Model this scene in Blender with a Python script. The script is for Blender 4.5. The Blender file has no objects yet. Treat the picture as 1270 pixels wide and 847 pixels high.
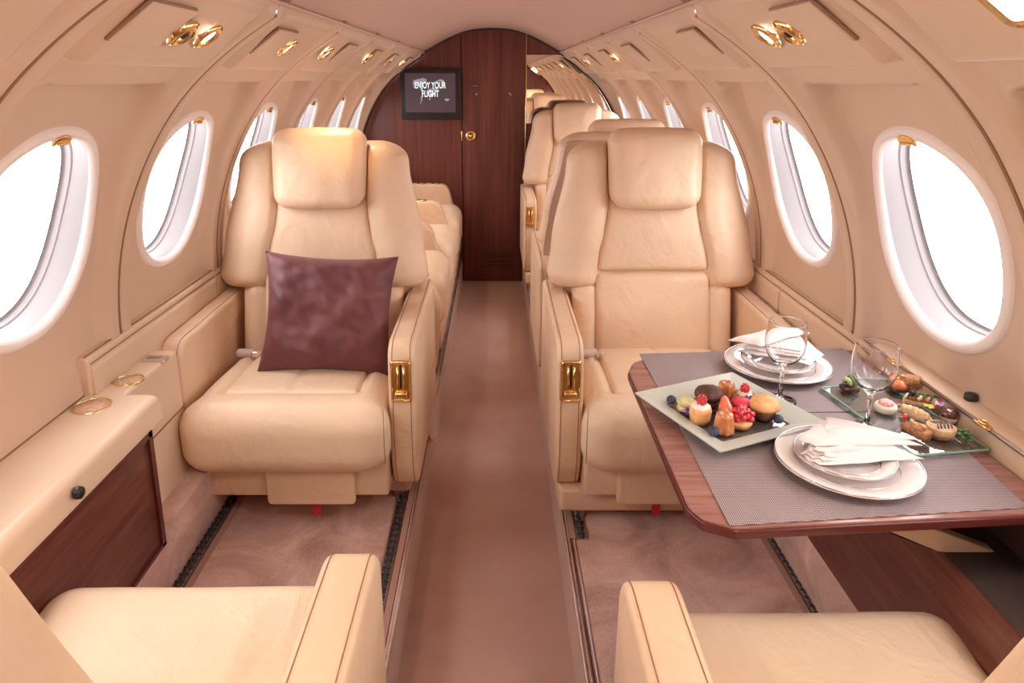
import bpy, math, random
import numpy as np
from mathutils import Vector, Matrix, noise, Euler

random.seed(7)
C = bpy.context.scene.collection
PI = math.pi
SC = bpy.context.scene

# ------------------------------------------------------------------ camera
FPX, TH, PCX, HCAM, XC = 870.0, math.radians(14.0), 614.0, 1.42, 0.02
cd = bpy.data.cameras.new('camera')
cam = bpy.data.objects.new('camera', cd)
C.objects.link(cam)
SC.camera = cam
cam.location = (XC, 0, HCAM)
cam.rotation_euler = (PI / 2 - TH, 0, 0)
cd.sensor_fit = 'HORIZONTAL'
cd.sensor_width = 36
cd.lens = FPX / 1270 * 36
cd.shift_x = (635 - PCX) / 1270
cd.shift_y = (311.9 - 423.5) / 1270
cd.clip_start = 0.02
cd.clip_end = 100

# ------------------------------------------------------------------ sky, exposure
w = bpy.data.worlds.new('overcast')
SC.world = w
w.use_nodes = True
bg = w.node_tree.nodes['Background']
bg.inputs['Color'].default_value = (1.0, 0.95, 0.93, 1)
bg.inputs['Strength'].default_value = 5.0
SC.view_settings.view_transform = 'Standard'
SC.view_settings.look = 'None'
SC.view_settings.gamma = 1
SC.view_settings.exposure = 0.93
SC.cycles.max_bounces = 14
SC.cycles.diffuse_bounces = 8
SC.cycles.transparent_max_bounces = 16
SC.cycles.use_denoising = True
SC.cycles.caustics_reflective = False
SC.cycles.caustics_refractive = False
SC.cycles.sample_clamp_indirect = 6

# cabin section: circle about (0, ZC)
ZC, RW, RSEAM, RHEAD = 0.794, 0.917, 0.902, 0.930
PITCH, Y0 = 0.62, 1.32
YB, YA = 4.83, -0.16          # forward and aft bulkheads
PZ = 0.17                     # seat platform height above the aisle
WY = [Y0 + PITCH * k for k in range(-2, 6)]

for y in WY:                  # daylight portals in the windows
    for s in (-1, 1):
        ld = bpy.data.lights.new('window_daylight', 'AREA')
        ld.shape = 'RECTANGLE'
        ld.size, ld.size_y = 0.40, 0.46
        ld.cycles.is_portal = True
        lo = bpy.data.objects.new('window_daylight', ld)
        C.objects.link(lo)
        a = math.radians(20.2)
        lo.location = (s * 1.045 * math.cos(a), y, ZC + 1.045 * math.sin(a))
        d = Vector((-s * math.cos(a), 0, -math.sin(a)))
        lo.rotation_euler = d.to_track_quat('-Z', 'X').to_euler()
        lo['kind'] = 'helper'

# ------------------------------------------------------------------ materials
MATS = {}


def mat(name, col, rough=0.5, metal=0.0, **k):
    m = bpy.data.materials.new(name)
    m.use_nodes = True
    nt = m.node_tree
    b = nt.nodes['Principled BSDF']
    b.inputs['Base Color'].default_value = (*col, 1)
    b.inputs['Roughness'].default_value = rough
    b.inputs['Metallic'].default_value = metal
    for a, v in k.items():
        b.inputs[a.replace('_', ' ')].default_value = v
    MATS[name] = m
    return m


def N(m, t, **k):
    n = m.node_tree.nodes.new(t)
    for a, v in k.items():
        setattr(n, a, v)
    return n


def L(m, a, b):
    m.node_tree.links.new(a, b)


def coords(m, scale=(1, 1, 1), gen='Object'):
    tc = N(m, 'ShaderNodeTexCoord')
    mp = N(m, 'ShaderNodeMapping')
    mp.inputs['Scale'].default_value = scale
    L(m, tc.outputs[gen], mp.inputs['Vector'])
    return mp.outputs['Vector']


def noisetex(m, vec, scale, detail=4, rough=0.5, dist=0.0):
    n = N(m, 'ShaderNodeTexNoise')
    n.inputs['Scale'].default_value = scale
    n.inputs['Detail'].default_value = detail
    n.inputs['Roughness'].default_value = rough
    n.inputs['Distortion'].default_value = dist
    L(m, vec, n.inputs['Vector'])
    return n.outputs['Fac']


def ramp(m, fac, stops):
    r = N(m, 'ShaderNodeValToRGB')
    el = r.color_ramp.elements
    while len(el) < len(stops):
        el.new(0.5)
    for e, (p, c) in zip(el, stops):
        e.position = p
        e.color = (*c, 1)
    L(m, fac, r.inputs['Fac'])
    return r.outputs['Color']


def bump(m, h, strength, dist=0.01, prev=None):
    b = N(m, 'ShaderNodeBump')
    b.inputs['Strength'].default_value = strength
    b.inputs['Distance'].default_value = dist
    L(m, h, b.inputs['Height'])
    if prev:
        L(m, prev, b.inputs['Normal'])
    return b.outputs['Normal']


def bsdf(m):
    return m.node_tree.nodes['Principled BSDF']


def leather(name, c, var=0.10, rough=0.42, wr=0.25):
    m = mat(name, c, rough)
    v = coords(m)
    col = ramp(m, noisetex(m, v, 5, 5), [(0.3, tuple(x * (1 - var) for x in c)), (0.7, tuple(min(1, x * (1 + var * .5)) for x in c))])
    L(m, col, bsdf(m).inputs['Base Color'])
    fine = N(m, 'ShaderNodeTexVoronoi')
    fine.inputs['Scale'].default_value = 420
    L(m, v, fine.inputs['Vector'])
    n1 = bump(m, fine.outputs['Distance'], 0.12, 0.0015)
    n2 = bump(m, noisetex(m, v, 9, 3, 0.45, 1.6), wr, 0.012, n1)
    n3 = bump(m, noisetex(m, coords(m, (1, 1, .35)), 42, 3, 0.5, 2.0), wr * 0.5, 0.0025, n2)
    L(m, n3, bsdf(m).inputs['Normal'])
    return m


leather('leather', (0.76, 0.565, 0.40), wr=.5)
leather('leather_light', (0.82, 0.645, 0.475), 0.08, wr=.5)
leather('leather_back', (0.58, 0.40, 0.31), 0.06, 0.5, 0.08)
mat('stitch', (0.30, 0.17, 0.10), 0.7)
mat('gap', (0.05, 0.03, 0.025), 0.8)


def plain(name, c, rough, sc=3, var=0.06, bs=0.05):
    m = mat(name, c, rough)
    v = coords(m)
    L(m, ramp(m, noisetex(m, v, sc, 5), [(0.3, tuple(x * (1 - var) for x in c)), (0.7, c)]), bsdf(m).inputs['Base Color'])
    L(m, bump(m, noisetex(m, v, 260, 2), bs, 0.002), bsdf(m).inputs['Normal'])
    return m


plain('panel', (0.67, 0.51, 0.395), 0.42)
plain('headliner', (0.58, 0.415, 0.35), 0.6, 2)
plain('ledge', (0.74, 0.58, 0.44), 0.36)
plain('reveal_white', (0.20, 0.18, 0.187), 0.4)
plain('window_white', (0.90, 0.85, 0.84), 0.35)
mat('gasket', (0.30, 0.25, 0.27), 0.5)
mat('brass', (0.93, 0.66, 0.30), 0.16, 1.0)
mat('chrome', (0.85, 0.82, 0.80), 0.15, 1.0)
mat('steel', (0.50, 0.45, 0.45), 0.35, 1.0)
mat('black', (0.015, 0.013, 0.015), 0.35)
mat('rubber', (0.04, 0.035, 0.04), 0.6)
mat('mirror', (0.93, 0.86, 0.78), 0.01, 1.0)


def carpet(name, c1, c2, lo=.45, hi=.95):
    m = mat(name, c1, 0.95)
    v = coords(m)
    big = noisetex(m, v, 4.5, 4, 0.6, 0.8)
    fn = noisetex(m, v, 420, 2)
    mx = N(m, 'ShaderNodeMath', operation='MULTIPLY_ADD')
    L(m, fn, mx.inputs[0])
    mx.inputs[1].default_value = 0.45
    L(m, big, mx.inputs[2])
    L(m, ramp(m, mx.outputs[0], [(lo, c1), (hi, c2)]), bsdf(m).inputs['Base Color'])
    L(m, bump(m, fn, 0.5, 0.004, bump(m, noisetex(m, v, 12, 4), 0.25, 0.01)), bsdf(m).inputs['Normal'])
    bsdf(m).inputs['Sheen Weight'].default_value = 0.4
    bsdf(m).inputs['Sheen Roughness'].default_value = 0.5
    return m


carpet('carpet_aisle', (0.46, 0.28, 0.23), (0.56, 0.36, 0.31), .35, 1.0)
carpet('carpet_platform', (0.40, 0.22, 0.185), (0.80, 0.56, 0.50), .54, .88)
carpet('carpet_binding', (0.32, 0.17, 0.13), (0.44, 0.25, 0.2))
mat('rail_metal', (0.50, 0.36, 0.32), 0.38, 0.7)


def wood(name, c1, c2, c3, scale, rough=0.36):
    m = mat(name, c1, rough)
    v = coords(m, scale)
    f = noisetex(m, v, 1.0, 8, 0.62, 0.5)
    L(m, ramp(m, f, [(0.28, c1), (0.5, c2), (0.75, c3)]), bsdf(m).inputs['Base Color'])
    L(m, bump(m, f, 0.06, 0.002), bsdf(m).inputs['Normal'])
    bsdf(m).inputs['Coat Weight'].default_value = 0.08
    return m


D1, D2, D3 = (0.075, 0.018, 0.016), (0.14, 0.038, 0.030), (0.22, 0.07, 0.05)
wood('wood_upright', D1, D2, D3, (28, 28, 1.1))
wood('wood_side', D1, (0.12, 0.036, 0.026), (0.20, 0.07, 0.045), (60, 5, 60))
wood('wood_table', (0.20, 0.088, 0.075), (0.30, 0.145, 0.125), (0.40, 0.22, 0.19), (5, 70, 70), 0.22)
mat('wood_edge', (0.10, 0.022, 0.020), 0.25)


def glassy(name, tint, refl=1.0):
    m = bpy.data.materials.new(name)
    m.use_nodes = True
    nt = m.node_tree
    nt.nodes.remove(nt.nodes['Principled BSDF'])
    tr = N(m, 'ShaderNodeBsdfTransparent')
    tr.inputs['Color'].default_value = (*tint, 1)
    gl = N(m, 'ShaderNodeBsdfGlossy')
    gl.inputs['Roughness'].default_value = 0.02
    fr = N(m, 'ShaderNodeLayerWeight')
    fr.inputs['Blend'].default_value = 0.5
    pw = N(m, 'ShaderNodeMath', operation='POWER')
    pw.inputs[1].default_value = 3.0
    L(m, fr.outputs['Facing'], pw.inputs[0])
    mu = N(m, 'ShaderNodeMath', operation='MULTIPLY_ADD')
    mu.inputs[1].default_value = min(.85, .7 * refl)
    mu.inputs[2].default_value = .05 * refl
    L(m, pw.outputs[0], mu.inputs[0])
    mx = N(m, 'ShaderNodeMixShader')
    L(m, mu.outputs[0], mx.inputs[0])
    L(m, tr.outputs[0], mx.inputs[1])
    L(m, gl.outputs[0], mx.inputs[2])
    L(m, mx.outputs[0], nt.nodes['Material Output'].inputs['Surface'])
    MATS[name] = m


glassy('pane', (0.97, 0.97, 0.98), 0.7)
mat('glass', (0.99, 0.99, 1.0), 0.0, 0, Transmission_Weight=1.0, IOR=1.45)
glassy('tray_glass', (0.92, 0.96, 0.95), 2.4)
mat('glass_edge', (0.45, 0.75, 0.66), 0.1, 0, Transmission_Weight=0.5)
mat('frosted', (0.62, 0.68, 0.64), 0.3, 0, Alpha=0.86)
mat('china', (0.78, 0.74, 0.74), 0.12, 0, Coat_Weight=0.5)
mat('platinum', (0.62, 0.56, 0.55), 0.25, 1.0)
plain('linen', (0.80, 0.77, 0.785), 0.85, 20, 0.03, 0.3)

m = mat('placemat', (0.5, 0.4, 0.42), 0.6)
v = coords(m)
wv = [N(m, 'ShaderNodeTexWave', bands_direction=d) for d in ('X', 'Y')]
for q in wv:
    q.inputs['Scale'].default_value = 100
    L(m, v, q.inputs['Vector'])
mu = N(m, 'ShaderNodeMath', operation='MULTIPLY')
L(m, wv[0].outputs['Fac'], mu.inputs[0])
L(m, wv[1].outputs['Fac'], mu.inputs[1])
L(m, ramp(m, mu.outputs[0], [(0.05, (0.17, 0.12, 0.13)), (0.6, (0.54, 0.47, 0.49))]), bsdf(m).inputs['Base Color'])
L(m, bump(m, mu.outputs[0], 0.5, 0.002), bsdf(m).inputs['Normal'])

m = mat('burgundy', (0.13, 0.035, 0.045), 0.55, 0, Sheen_Weight=0.2, Sheen_Roughness=0.35)
v = coords(m)
L(m, ramp(m, noisetex(m, v, 7, 4), [(0.3, (0.10, 0.026, 0.034)), (0.7, (0.17, 0.05, 0.06))]), bsdf(m).inputs['Base Color'])
L(m, bump(m, noisetex(m, v, 14, 4, .5, 1.0), 0.25, 0.012, bump(m, noisetex(m, v, 500, 1), 0.1, 0.001)), bsdf(m).inputs['Normal'])


def emit(name, col, s):
    m = mat(name, col, 0.4)
    bsdf(m).inputs['Emission Color'].default_value = (*col, 1)
    bsdf(m).inputs['Emission Strength'].default_value = s


emit('lamp_lens', (1.0, 0.86, 0.66), 2.6)
emit('cabin_lens', (1.0, 0.93, 0.80), 1.5)
emit('screen', (0.045, 0.028, 0.035), 0.5)
emit('screen_map', (0.28, 0.26, 0.33), 0.35)
emit('screen_text', (0.65, 0.82, 0.85), 0.6)


def food(name, c1, c2, sc=60, rough=0.5, bs=0.5, coat=0.0, lo=.35, hi=.65):
    m = mat(name, c1, rough, 0, Coat_Weight=coat, Subsurface_Weight=0.0)
    v = coords(m)
    f = noisetex(m, v, sc, 5, 0.6)
    L(m, ramp(m, f, [(lo, c1), (hi, c2)]), bsdf(m).inputs['Base Color'])
    L(m, bump(m, f, bs, 0.004), bsdf(m).inputs['Normal'])


food('blueberry', (0.022, 0.022, 0.06), (0.08, 0.09, 0.16), 70, 0.6)
food('raspberry', (0.55, 0.02, 0.04), (0.75, 0.08, 0.10), 90, 0.35, .3, .5)
food('redcurrant', (0.50, 0.005, 0.02), (0.70, 0.03, 0.06), 60, 0.12, .05, 1)
food('chocolate', (0.045, 0.014, 0.012), (0.13, 0.05, 0.035), 90, 0.55)
food('chocolate_glaze', (0.10, 0.025, 0.015), (0.16, 0.05, 0.03), 30, 0.15, .1, 1)
food('cake', (0.70, 0.33, 0.13), (0.85, 0.55, 0.27), 60, 0.7)
food('cake_dark', (0.42, 0.12, 0.035), (0.66, 0.28, 0.09), 50, 0.3, .4, .7)
food('pastry', (0.62, 0.38, 0.20), (0.86, 0.66, 0.42), 70, 0.7)
food('pistachio', (0.55, 0.50, 0.22), (0.72, 0.68, 0.42), 80, 0.7)
food('pink_shell', (0.66, 0.035, 0.10), (0.78, 0.07, 0.16), 60, 0.5, .1)
food('cream', (0.86, 0.78, 0.66), (0.92, 0.87, 0.78), 50, 0.5, .2)
food('pink_crumb', (0.75, 0.28, 0.30), (0.90, 0.60, 0.58), 160, 0.7, .8)
food('strawberry', (0.80, 0.12, 0.05), (0.85, 0.28, 0.15), 90, 0.3, .4, .6)
food('salmon', (0.80, 0.20, 0.08), (0.90, 0.42, 0.22), 50, 0.3, .3, .5)
food('orange_fruit', (0.85, 0.38, 0.05), (0.92, 0.60, 0.15), 50, 0.3, .3, .5)
food('green_leaf', (0.05, 0.14, 0.04), (0.14, 0.28, 0.09), 60, 0.5)
food('pale_green', (0.45, 0.52, 0.18), (0.75, 0.75, 0.50), 60, 0.5)
food('granola', (0.34, 0.11, 0.05), (0.66, 0.36, 0.18), 170, 0.55, 1.0)
food('violet', (0.06, 0.02, 0.28), (0.18, 0.07, 0.50), 60, 0.6)
food('lilac', (0.45, 0.15, 0.50), (0.65, 0.35, 0.65), 60, 0.6)
food('yellow_petal', (0.85, 0.65, 0.03), (0.90, 0.75, 0.15), 60, 0.6)
food('cork', (0.55, 0.34, 0.22), (0.80, 0.58, 0.42), 130, 0.9, .6)
mat('red_tag', (0.55, 0.03, 0.05), 0.6)
mat('strap', (0.62, 0.52, 0.48), 0.7)
mat('paper_cup', (0.22, 0.10, 0.06), 0.6)


# ------------------------------------------------------------------ mesh helpers
class MB:
    def __init__(self):
        self.v, self.f = [], []

    def add(self, v, f, fn=None):
        o = len(self.v)
        self.v += [fn(p) for p in v] if fn else [tuple(p) for p in v]
        self.f += [tuple(i + o for i in q) for q in f]
        return self

    def box(self, a, b):
        x0, y0, z0 = a
        x1, y1, z1 = b
        return self.add([(x, y, z) for x in (x0, x1) for y in (y0, y1) for z in (z0, z1)],
                        [(0, 1, 3, 2), (4, 6, 7, 5), (0, 4, 5, 1), (2, 3, 7, 6), (0, 2, 6, 4), (1, 5, 7, 3)])

    def build(self, name, m, parent=None, smooth=True, loc=None, auto=None):
        me = bpy.data.meshes.new(name)
        me.from_pydata(self.v, [], self.f)
        me.validate()
        me.polygons.foreach_set('use_smooth', [smooth] * len(me.polygons))
        me.materials.append(MATS[m])
        import bmesh
        bm = bmesh.new()
        bm.from_mesh(me)
        bmesh.ops.recalc_face_normals(bm, faces=bm.faces[:])
        bm.to_mesh(me)
        bm.free()
        if auto:
            me.set_sharp_from_angle(angle=math.radians(auto))
        o = bpy.data.objects.new(name, me)
        C.objects.link(o)
        if parent:
            o.parent = parent
        if loc:
            o.location = loc
        return o


def rboxdata(hx, hy, hz, r, res=0.03, m=3):
    def axis(h):
        i = max(h - r, 1e-4)
        n = max(1, int(round(2 * i / res)))
        a = [-i - r * math.tan(PI / 4 * (m - k) / m) for k in range(m)]
        return a + list(np.linspace(-i, i, n + 1)) + [-q for q in a[::-1]], i
    X, ix = axis(hx)
    Y, iy = axis(hy)
    Z, iz = axis(hz)
    vs, fs, key = [], [], {}

    def vid(p):
        c = (max(-ix, min(ix, p[0])), max(-iy, min(iy, p[1])), max(-iz, min(iz, p[2])))
        d = (p[0] - c[0], p[1] - c[1], p[2] - c[2])
        l = math.sqrt(d[0] ** 2 + d[1] ** 2 + d[2] ** 2)
        if l > 1e-9:
            p = tuple(c[i] + d[i] / l * r for i in range(3))
        k = (round(p[0], 6), round(p[1], 6), round(p[2], 6))
        if k not in key:
            key[k] = len(vs)
            vs.append(p)
        return key[k]
    for A, B, mk in ((X, Y, lambda a, b, s: (a, b, s * hz)), (Y, Z, lambda a, b, s: (s * hx, a, b)), (X, Z, lambda a, b, s: (a, s * hy, b))):
        for s in (-1, 1):
            g = [[vid(mk(a, b, s)) for b in B] for a in A]
            for i in range(len(A) - 1):
                for j in range(len(B) - 1):
                    q = [g[i][j], g[i + 1][j], g[i + 1][j + 1], g[i][j + 1]]
                    if len(set(q)) == 4:
                        fs.append(tuple(q))
                    elif len(set(q)) == 3:
                        fs.append(tuple(dict.fromkeys(q)))
    return vs, fs


def rbox(c, h, r, fn=None, res=0.03, m=3, mb=None):
    mb = mb or MB()
    v, f = rboxdata(h[0], h[1], h[2], min(r, min(h) * 0.999), res, m)
    v = [(p[0] + c[0], p[1] + c[1], p[2] + c[2]) for p in v]
    return mb.add(v, f, fn)


def tube(pts, r, seg=6, closed=False, mb=None, fn=None):
    mb = mb or MB()
    P = [Vector(p) for p in pts]
    n = len(P)
    vs, fs = [], []
    prev = None
    for i in range(n):
        a = P[(i - 1) % n] if (closed or i > 0) else P[i]
        b = P[(i + 1) % n] if (closed or i < n - 1) else P[i]
        t = (b - a).normalized()
        if prev is None:
            u = t.cross(Vector((0, 0, 1)))
            if u.length < 1e-3:
                u = t.cross(Vector((1, 0, 0)))
        else:
            u = prev - t * prev.dot(t)
        u.normalize()
        prev = u
        w_ = t.cross(u)
        rr = r[i] if isinstance(r, (list, tuple)) else r
        for k in range(seg):
            q = 2 * PI * k / seg
            vs.append(tuple(P[i] + (u * math.cos(q) + w_ * math.sin(q)) * rr))
    for i in range(n if closed else n - 1):
        j = (i + 1) % n
        for k in range(seg):
            l = (k + 1) % seg
            fs.append((i * seg + k, i * seg + l, j * seg + l, j * seg + k))
    if not closed:
        fs.append(tuple(range(seg))[::-1])
        fs.append(tuple((n - 1) * seg + k for k in range(seg)))
    return mb.add(vs, fs, fn)


def lathe(prof, seg=32, c=(0, 0, 0), flute=None, mb=None, fn=None):
    """prof: list of (r, z) from axis bottom to axis top."""
    mb = mb or MB()
    vs, fs, rows = [], [], []
    for r, z in prof:
        if r < 1e-6:
            rows.append([len(vs)] * seg)
            vs.append((c[0], c[1], c[2] + z))
        else:
            row = []
            for k in range(seg):
                q = 2 * PI * k / seg
                rr = r * (flute(q, z) if flute else 1)
                row.append(len(vs))
                vs.append((c[0] + rr * math.cos(q), c[1] + rr * math.sin(q), c[2] + z))
            rows.append(row)
    for i in range(len(rows) - 1):
        for k in range(seg):
            l = (k + 1) % seg
            q = list(dict.fromkeys([rows[i][k], rows[i][l], rows[i + 1][l], rows[i + 1][k]]))
            if len(q) > 2:
                fs.append(tuple(q))
    return mb.add(vs, fs, fn)


def ball(c, r, mb=None, seg=12, sz=1.0, fn=None):
    n = max(4, seg // 2)
    return lathe([(r * math.sin(PI * k / n), -r * sz * math.cos(PI * k / n)) for k in range(n + 1)], seg, c, mb=mb, fn=fn)


def dense(pts, d=0.02, closed=True):
    out = []
    n = len(pts)
    for i in range(n if closed else n - 1):
        a, b = np.array(pts[i], float), np.array(pts[(i + 1) % n], float)
        k = max(1, int(np.linalg.norm(b - a) / d))
        out += [tuple(a + (b - a) * j / k) for j in range(k)]
    if not closed:
        out.append(tuple(pts[-1]))
    return out


def corner_round(pts, rad, n=5):
    """round the corners of a closed polygon; rad is one radius or a list."""
    out = []
    m_ = len(pts)
    for i, p in enumerate(pts):
        r = rad[i] if isinstance(rad, (list, tuple)) else rad
        p = np.array(p, float)
        a, b = np.array(pts[i - 1], float), np.array(pts[(i + 1) % m_], float)
        if r <= 0:
            out.append(tuple(p))
            continue
        u, v_ = (a - p), (b - p)
        lu, lv = np.linalg.norm(u), np.linalg.norm(v_)
        u, v_ = u / lu, v_ / lv
        t = min(r, lu * .49, lv * .49)
        s, e = p + u * t, p + v_ * t
        for k in range(n + 1):
            q = k / n
            out.append(tuple((1 - q) ** 2 * s + 2 * q * (1 - q) * p + q * q * e))
    return out


def inset2(pts, d):
    n = len(pts)
    P = np.array(pts, float)
    area = 0.5 * sum(P[i][0] * P[(i + 1) % n][1] - P[(i + 1) % n][0] * P[i][1] for i in range(n))
    sg = 1 if area > 0 else -1
    out = []
    for i in range(n):
        t = P[(i + 1) % n] - P[i - 1]
        t = t / (np.linalg.norm(t) + 1e-12)
        out.append((P[i][0] - t[1] * d * sg, P[i][1] + t[0] * d * sg))
    return out


def prism(pts, x0, x1, r, to3, mb=None, n=4, fn=None):
    """extrude a closed 2D outline from x0 to x1 with rounded edges; to3(a, b, x)."""
    mb = mb or MB()
    rings = []
    for k in range(n + 1):
        q = PI / 2 * k / n
        rings.append((r * (1 - math.sin(q)), x0 + r * (1 - math.cos(q))))
    for k in range(n, -1, -1):
        q = PI / 2 * k / n
        rings.append((r * (1 - math.sin(q)), x1 - r * (1 - math.cos(q))))
    vs, fs = [], []
    m_ = len(pts)
    for ins, x in rings:
        vs += [to3(a, b, x) for a, b in (inset2(pts, ins) if ins > 1e-7 else pts)]
    for i in range(len(rings) - 1):
        for k in range(m_):
            l = (k + 1) % m_
            fs.append((i * m_ + k, i * m_ + l, (i + 1) * m_ + l, (i + 1) * m_ + k))
    fs.append(tuple(range(m_)))
    fs.append(tuple((len(rings) - 1) * m_ + k for k in range(m_))[::-1])
    return mb.add(vs, fs, fn)


def XYZ(a, b, x):       # outline in (y, z), extruded along x
    return (x, a, b)


def ZUP(a, b, x):       # outline in (x, y), extruded along z
    return (a, b, x)


def YEX(a, b, x):       # outline in (x, z), extruded along y
    return (a, x, b)


def thing(name, label, cat, loc=(0, 0, 0), rz=0, group=None):
    o = bpy.data.objects.new(name, None)
    o.empty_display_size = 0.1
    C.objects.link(o)
    o.location = loc
    o.rotation_euler = (0, 0, rz)
    return tag(o, label, cat, group)


def tag(o, label, cat, group=None):
    o['label'] = label
    o['category'] = cat
    if group:
        o['group'] = group
    return o


def struct(o, label=None):
    o['kind'] = 'structure'
    if label:
        o['label'] = label
    return o


def sempty(name, label=None):
    o = bpy.data.objects.new(name, None)
    C.objects.link(o)
    return struct(o, label)


def sstep(a, b, x):
    t = max(0.0, min(1.0, (x - a) / (b - a)))
    return t * t * (3 - 2 * t)


def rotz(a):
    c_, s_ = math.cos(a), math.sin(a)
    return lambda p: (p[0] * c_ - p[1] * s_, p[0] * s_ + p[1] * c_, p[2])


# ------------------------------------------------------------------ floor
mb = MB().box((-0.24, YA, -0.05), (0.24 + 0.01, YB, 0.0))
struct(mb.build('floor', 'carpet_aisle', smooth=False))
for s in (-1, 1):
    fl = struct(MB().box((min(s * .222 , s * 0.97) + 0.0, YA, -0.05), (max(s * .222, s * 0.97), YB, PZ)).build('floor', 'carpet_platform', smooth=False))
    # carpeted sill that rises to the side consoles
    pr = [(s * 0.795, PZ), (s * 0.765, 0.30), (s * 0.765, 0.372), (s * 0.95, 0.372), (s * 0.95, PZ)]
    MB().add([(a, y, b) for y in (YA, YB) for a, b in pr],
             [(i, (i + 1) % 5, 5 + (i + 1) % 5, 5 + i) for i in range(5)]).build('carpet_sill', 'carpet_platform', fl, smooth=False)
    # edge rail of the platform: riser, cap and fine metal lines
    rail = struct(bpy.data.objects.new('trim_1' if s < 0 else 'trim_2', None))
    C.objects.link(rail)
    MB().box((min(s * .2225, s * .214), YA, 0.0), (max(s * .2225, s * .214), YB, 0.168)).build('riser', 'carpet_aisle', rail, smooth=False)
    tube([(s * .217, YA + .01, 0.171), (s * .217, YB - .01, 0.171)], 0.0045, 8, mb=None).build('metal_strip', 'rail_metal', rail)
    tube([(s * .231, YA + .01, 0.170), (s * .231, YB - .01, 0.170)], 0.0035, 8).build('metal_strip', 'wood_edge', rail)
    tube([(s * .2405, YA + .01, 0.170), (s * .2405, YB - .01, 0.170)], 0.0040, 8).build('metal_strip', 'rail_metal', rail)
for x, y, lab in ((-0.212, 2.235, 'brass latch knob on the left aisle rail'), (0.232, 2.10, 'brass latch knob on the right aisle rail')):
    t = thing('rail_latch', lab + ' beside the front armchair', 'latch', (x, y, 0.175))
    rbox((0, 0, .008), (.016, .010, .008), .004).build('plate', 'brass', t)
    ball((0.005, -.004, .018), .008).build('knob', 'brass', t)

# seat tracks in the platform
for x, lab in ((-0.262, 'black toothed seat track beside the left aisle rail'), (-0.782, 'black toothed seat track under the window side of the left seats'),
               (0.797, 'black toothed seat track under the window side of the right seats'), (0.262, 'dark seat track beside the right aisle rail')):
    t = thing('seat_track', lab, 'seat track', (x, 0, PZ))
    near = abs(x) < .5
    hw = 0.013 if near else 0.017
    ya, yb = (1.70 if x > 0 else .95, 4.7) if near else (0.95, 4.7)
    MB().box((-hw, ya, 0.0), (hw, yb, 0.003)).build('channel', 'steel', t, smooth=False)
    for s in (-1, 1):
        MB().box((s * hw - .002, ya, 0), (s * hw + .002, yb, 0.007)).build('lip', 'steel', t, smooth=False)
    b = MB()
    y = ya + .01
    while y < 2.35:
        lathe([(0, .010), (.005, .009), (.0095, .003)][::-1], 8, (0, y, 0), mb=b)
        b.box((-hw * .8, y + .008, .003), (hw * .8, y + .014, .006))
        y += 0.0265
    o = b.build('locking_studs', 'rubber', t)
    o['kind'] = 'stuff'
    for s in (-1, 1):
        if near and s * x < 0 or not near:
            MB().box((s * (hw + .012) - .008, ya, 0), (s * (hw + .012) + .008, yb, .005)).build('carpet_binding', 'carpet_binding', t, smooth=False)

# ------------------------------------------------------------------ side walls
def Rp(phi):
    return RW - (RW - RSEAM) * sstep(36, 60, phi)


PH0, PH1 = -6.5, 60.2
PHW, HB, HA = 20.4, 0.218, 0.203       # window centre angle, half arc, half width


def wall_h(yl, phi):
    """inward relief of one moulded panel (positive towards the cabin)."""
    arc = lambda p: math.radians(p) * RW
    h = 0.0
    e = abs(yl)
    h += 0.018 * sstep(0.246, 0.268, e)                      # raised ribs at both sides
    h -= 0.006 * sstep(0.299, 0.3075, e)                      # rounded into the joint
    # scoop around the window, deepest at its top
    top = arc(41.5) - arc(phi)
    bot = arc(phi) - arc(1.0)
    side = 0.243 - e
    k = min(top, side * (1 - .45 * sstep(20, 38, phi)))
    depth = 0.008 + 0.020 * sstep(14, 31, phi) + 0.024 * sstep(32, 40, phi)
    f = sstep(-0.007, 0.007, k)
    if phi > 41.5 - 4 and e > 0.17:                          # rounded top corners
        cx, cz = e - (0.238 - .05), arc(phi) - (arc(41.5) - .05)
        if cx > 0 and cz > 0:
            f = sstep(-0.012, 0.012, .05 - math.hypot(cx, cz))
    f *= sstep(-0.03, 0.05, bot)
    h -= depth * f
    # service tray above the scoop
    t = min(arc(phi) - arc(46.0), arc(59.0) - arc(phi), 0.238 - e)
    h += 0.028 * sstep(-0.004, 0.014, t) * (1 - .5 * sstep(48, 58, phi))
    return h * (1 - sstep(58.2, 59.9, phi))


def wpos(s, y, phi, d=0.0):
    r = Rp(phi) - d
    a = math.radians(phi)
    return (s * r * math.cos(a), y, ZC + r * math.sin(a))


def wall_frame(s, y, phi, d=0.0):
    """matrix whose x runs along the cabin, y up the wall and z into the cabin."""
    a = math.radians(phi)
    n = Vector((-s * math.cos(a), 0, -math.sin(a)))
    up = Vector((-s * math.sin(a), 0, math.cos(a)))
    xa = up.cross(n)
    M_ = Matrix((xa, up, n)).transposed().to_4x4()
    M_.translation = Vector(wpos(s, y, phi, d))
    return M_


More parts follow.
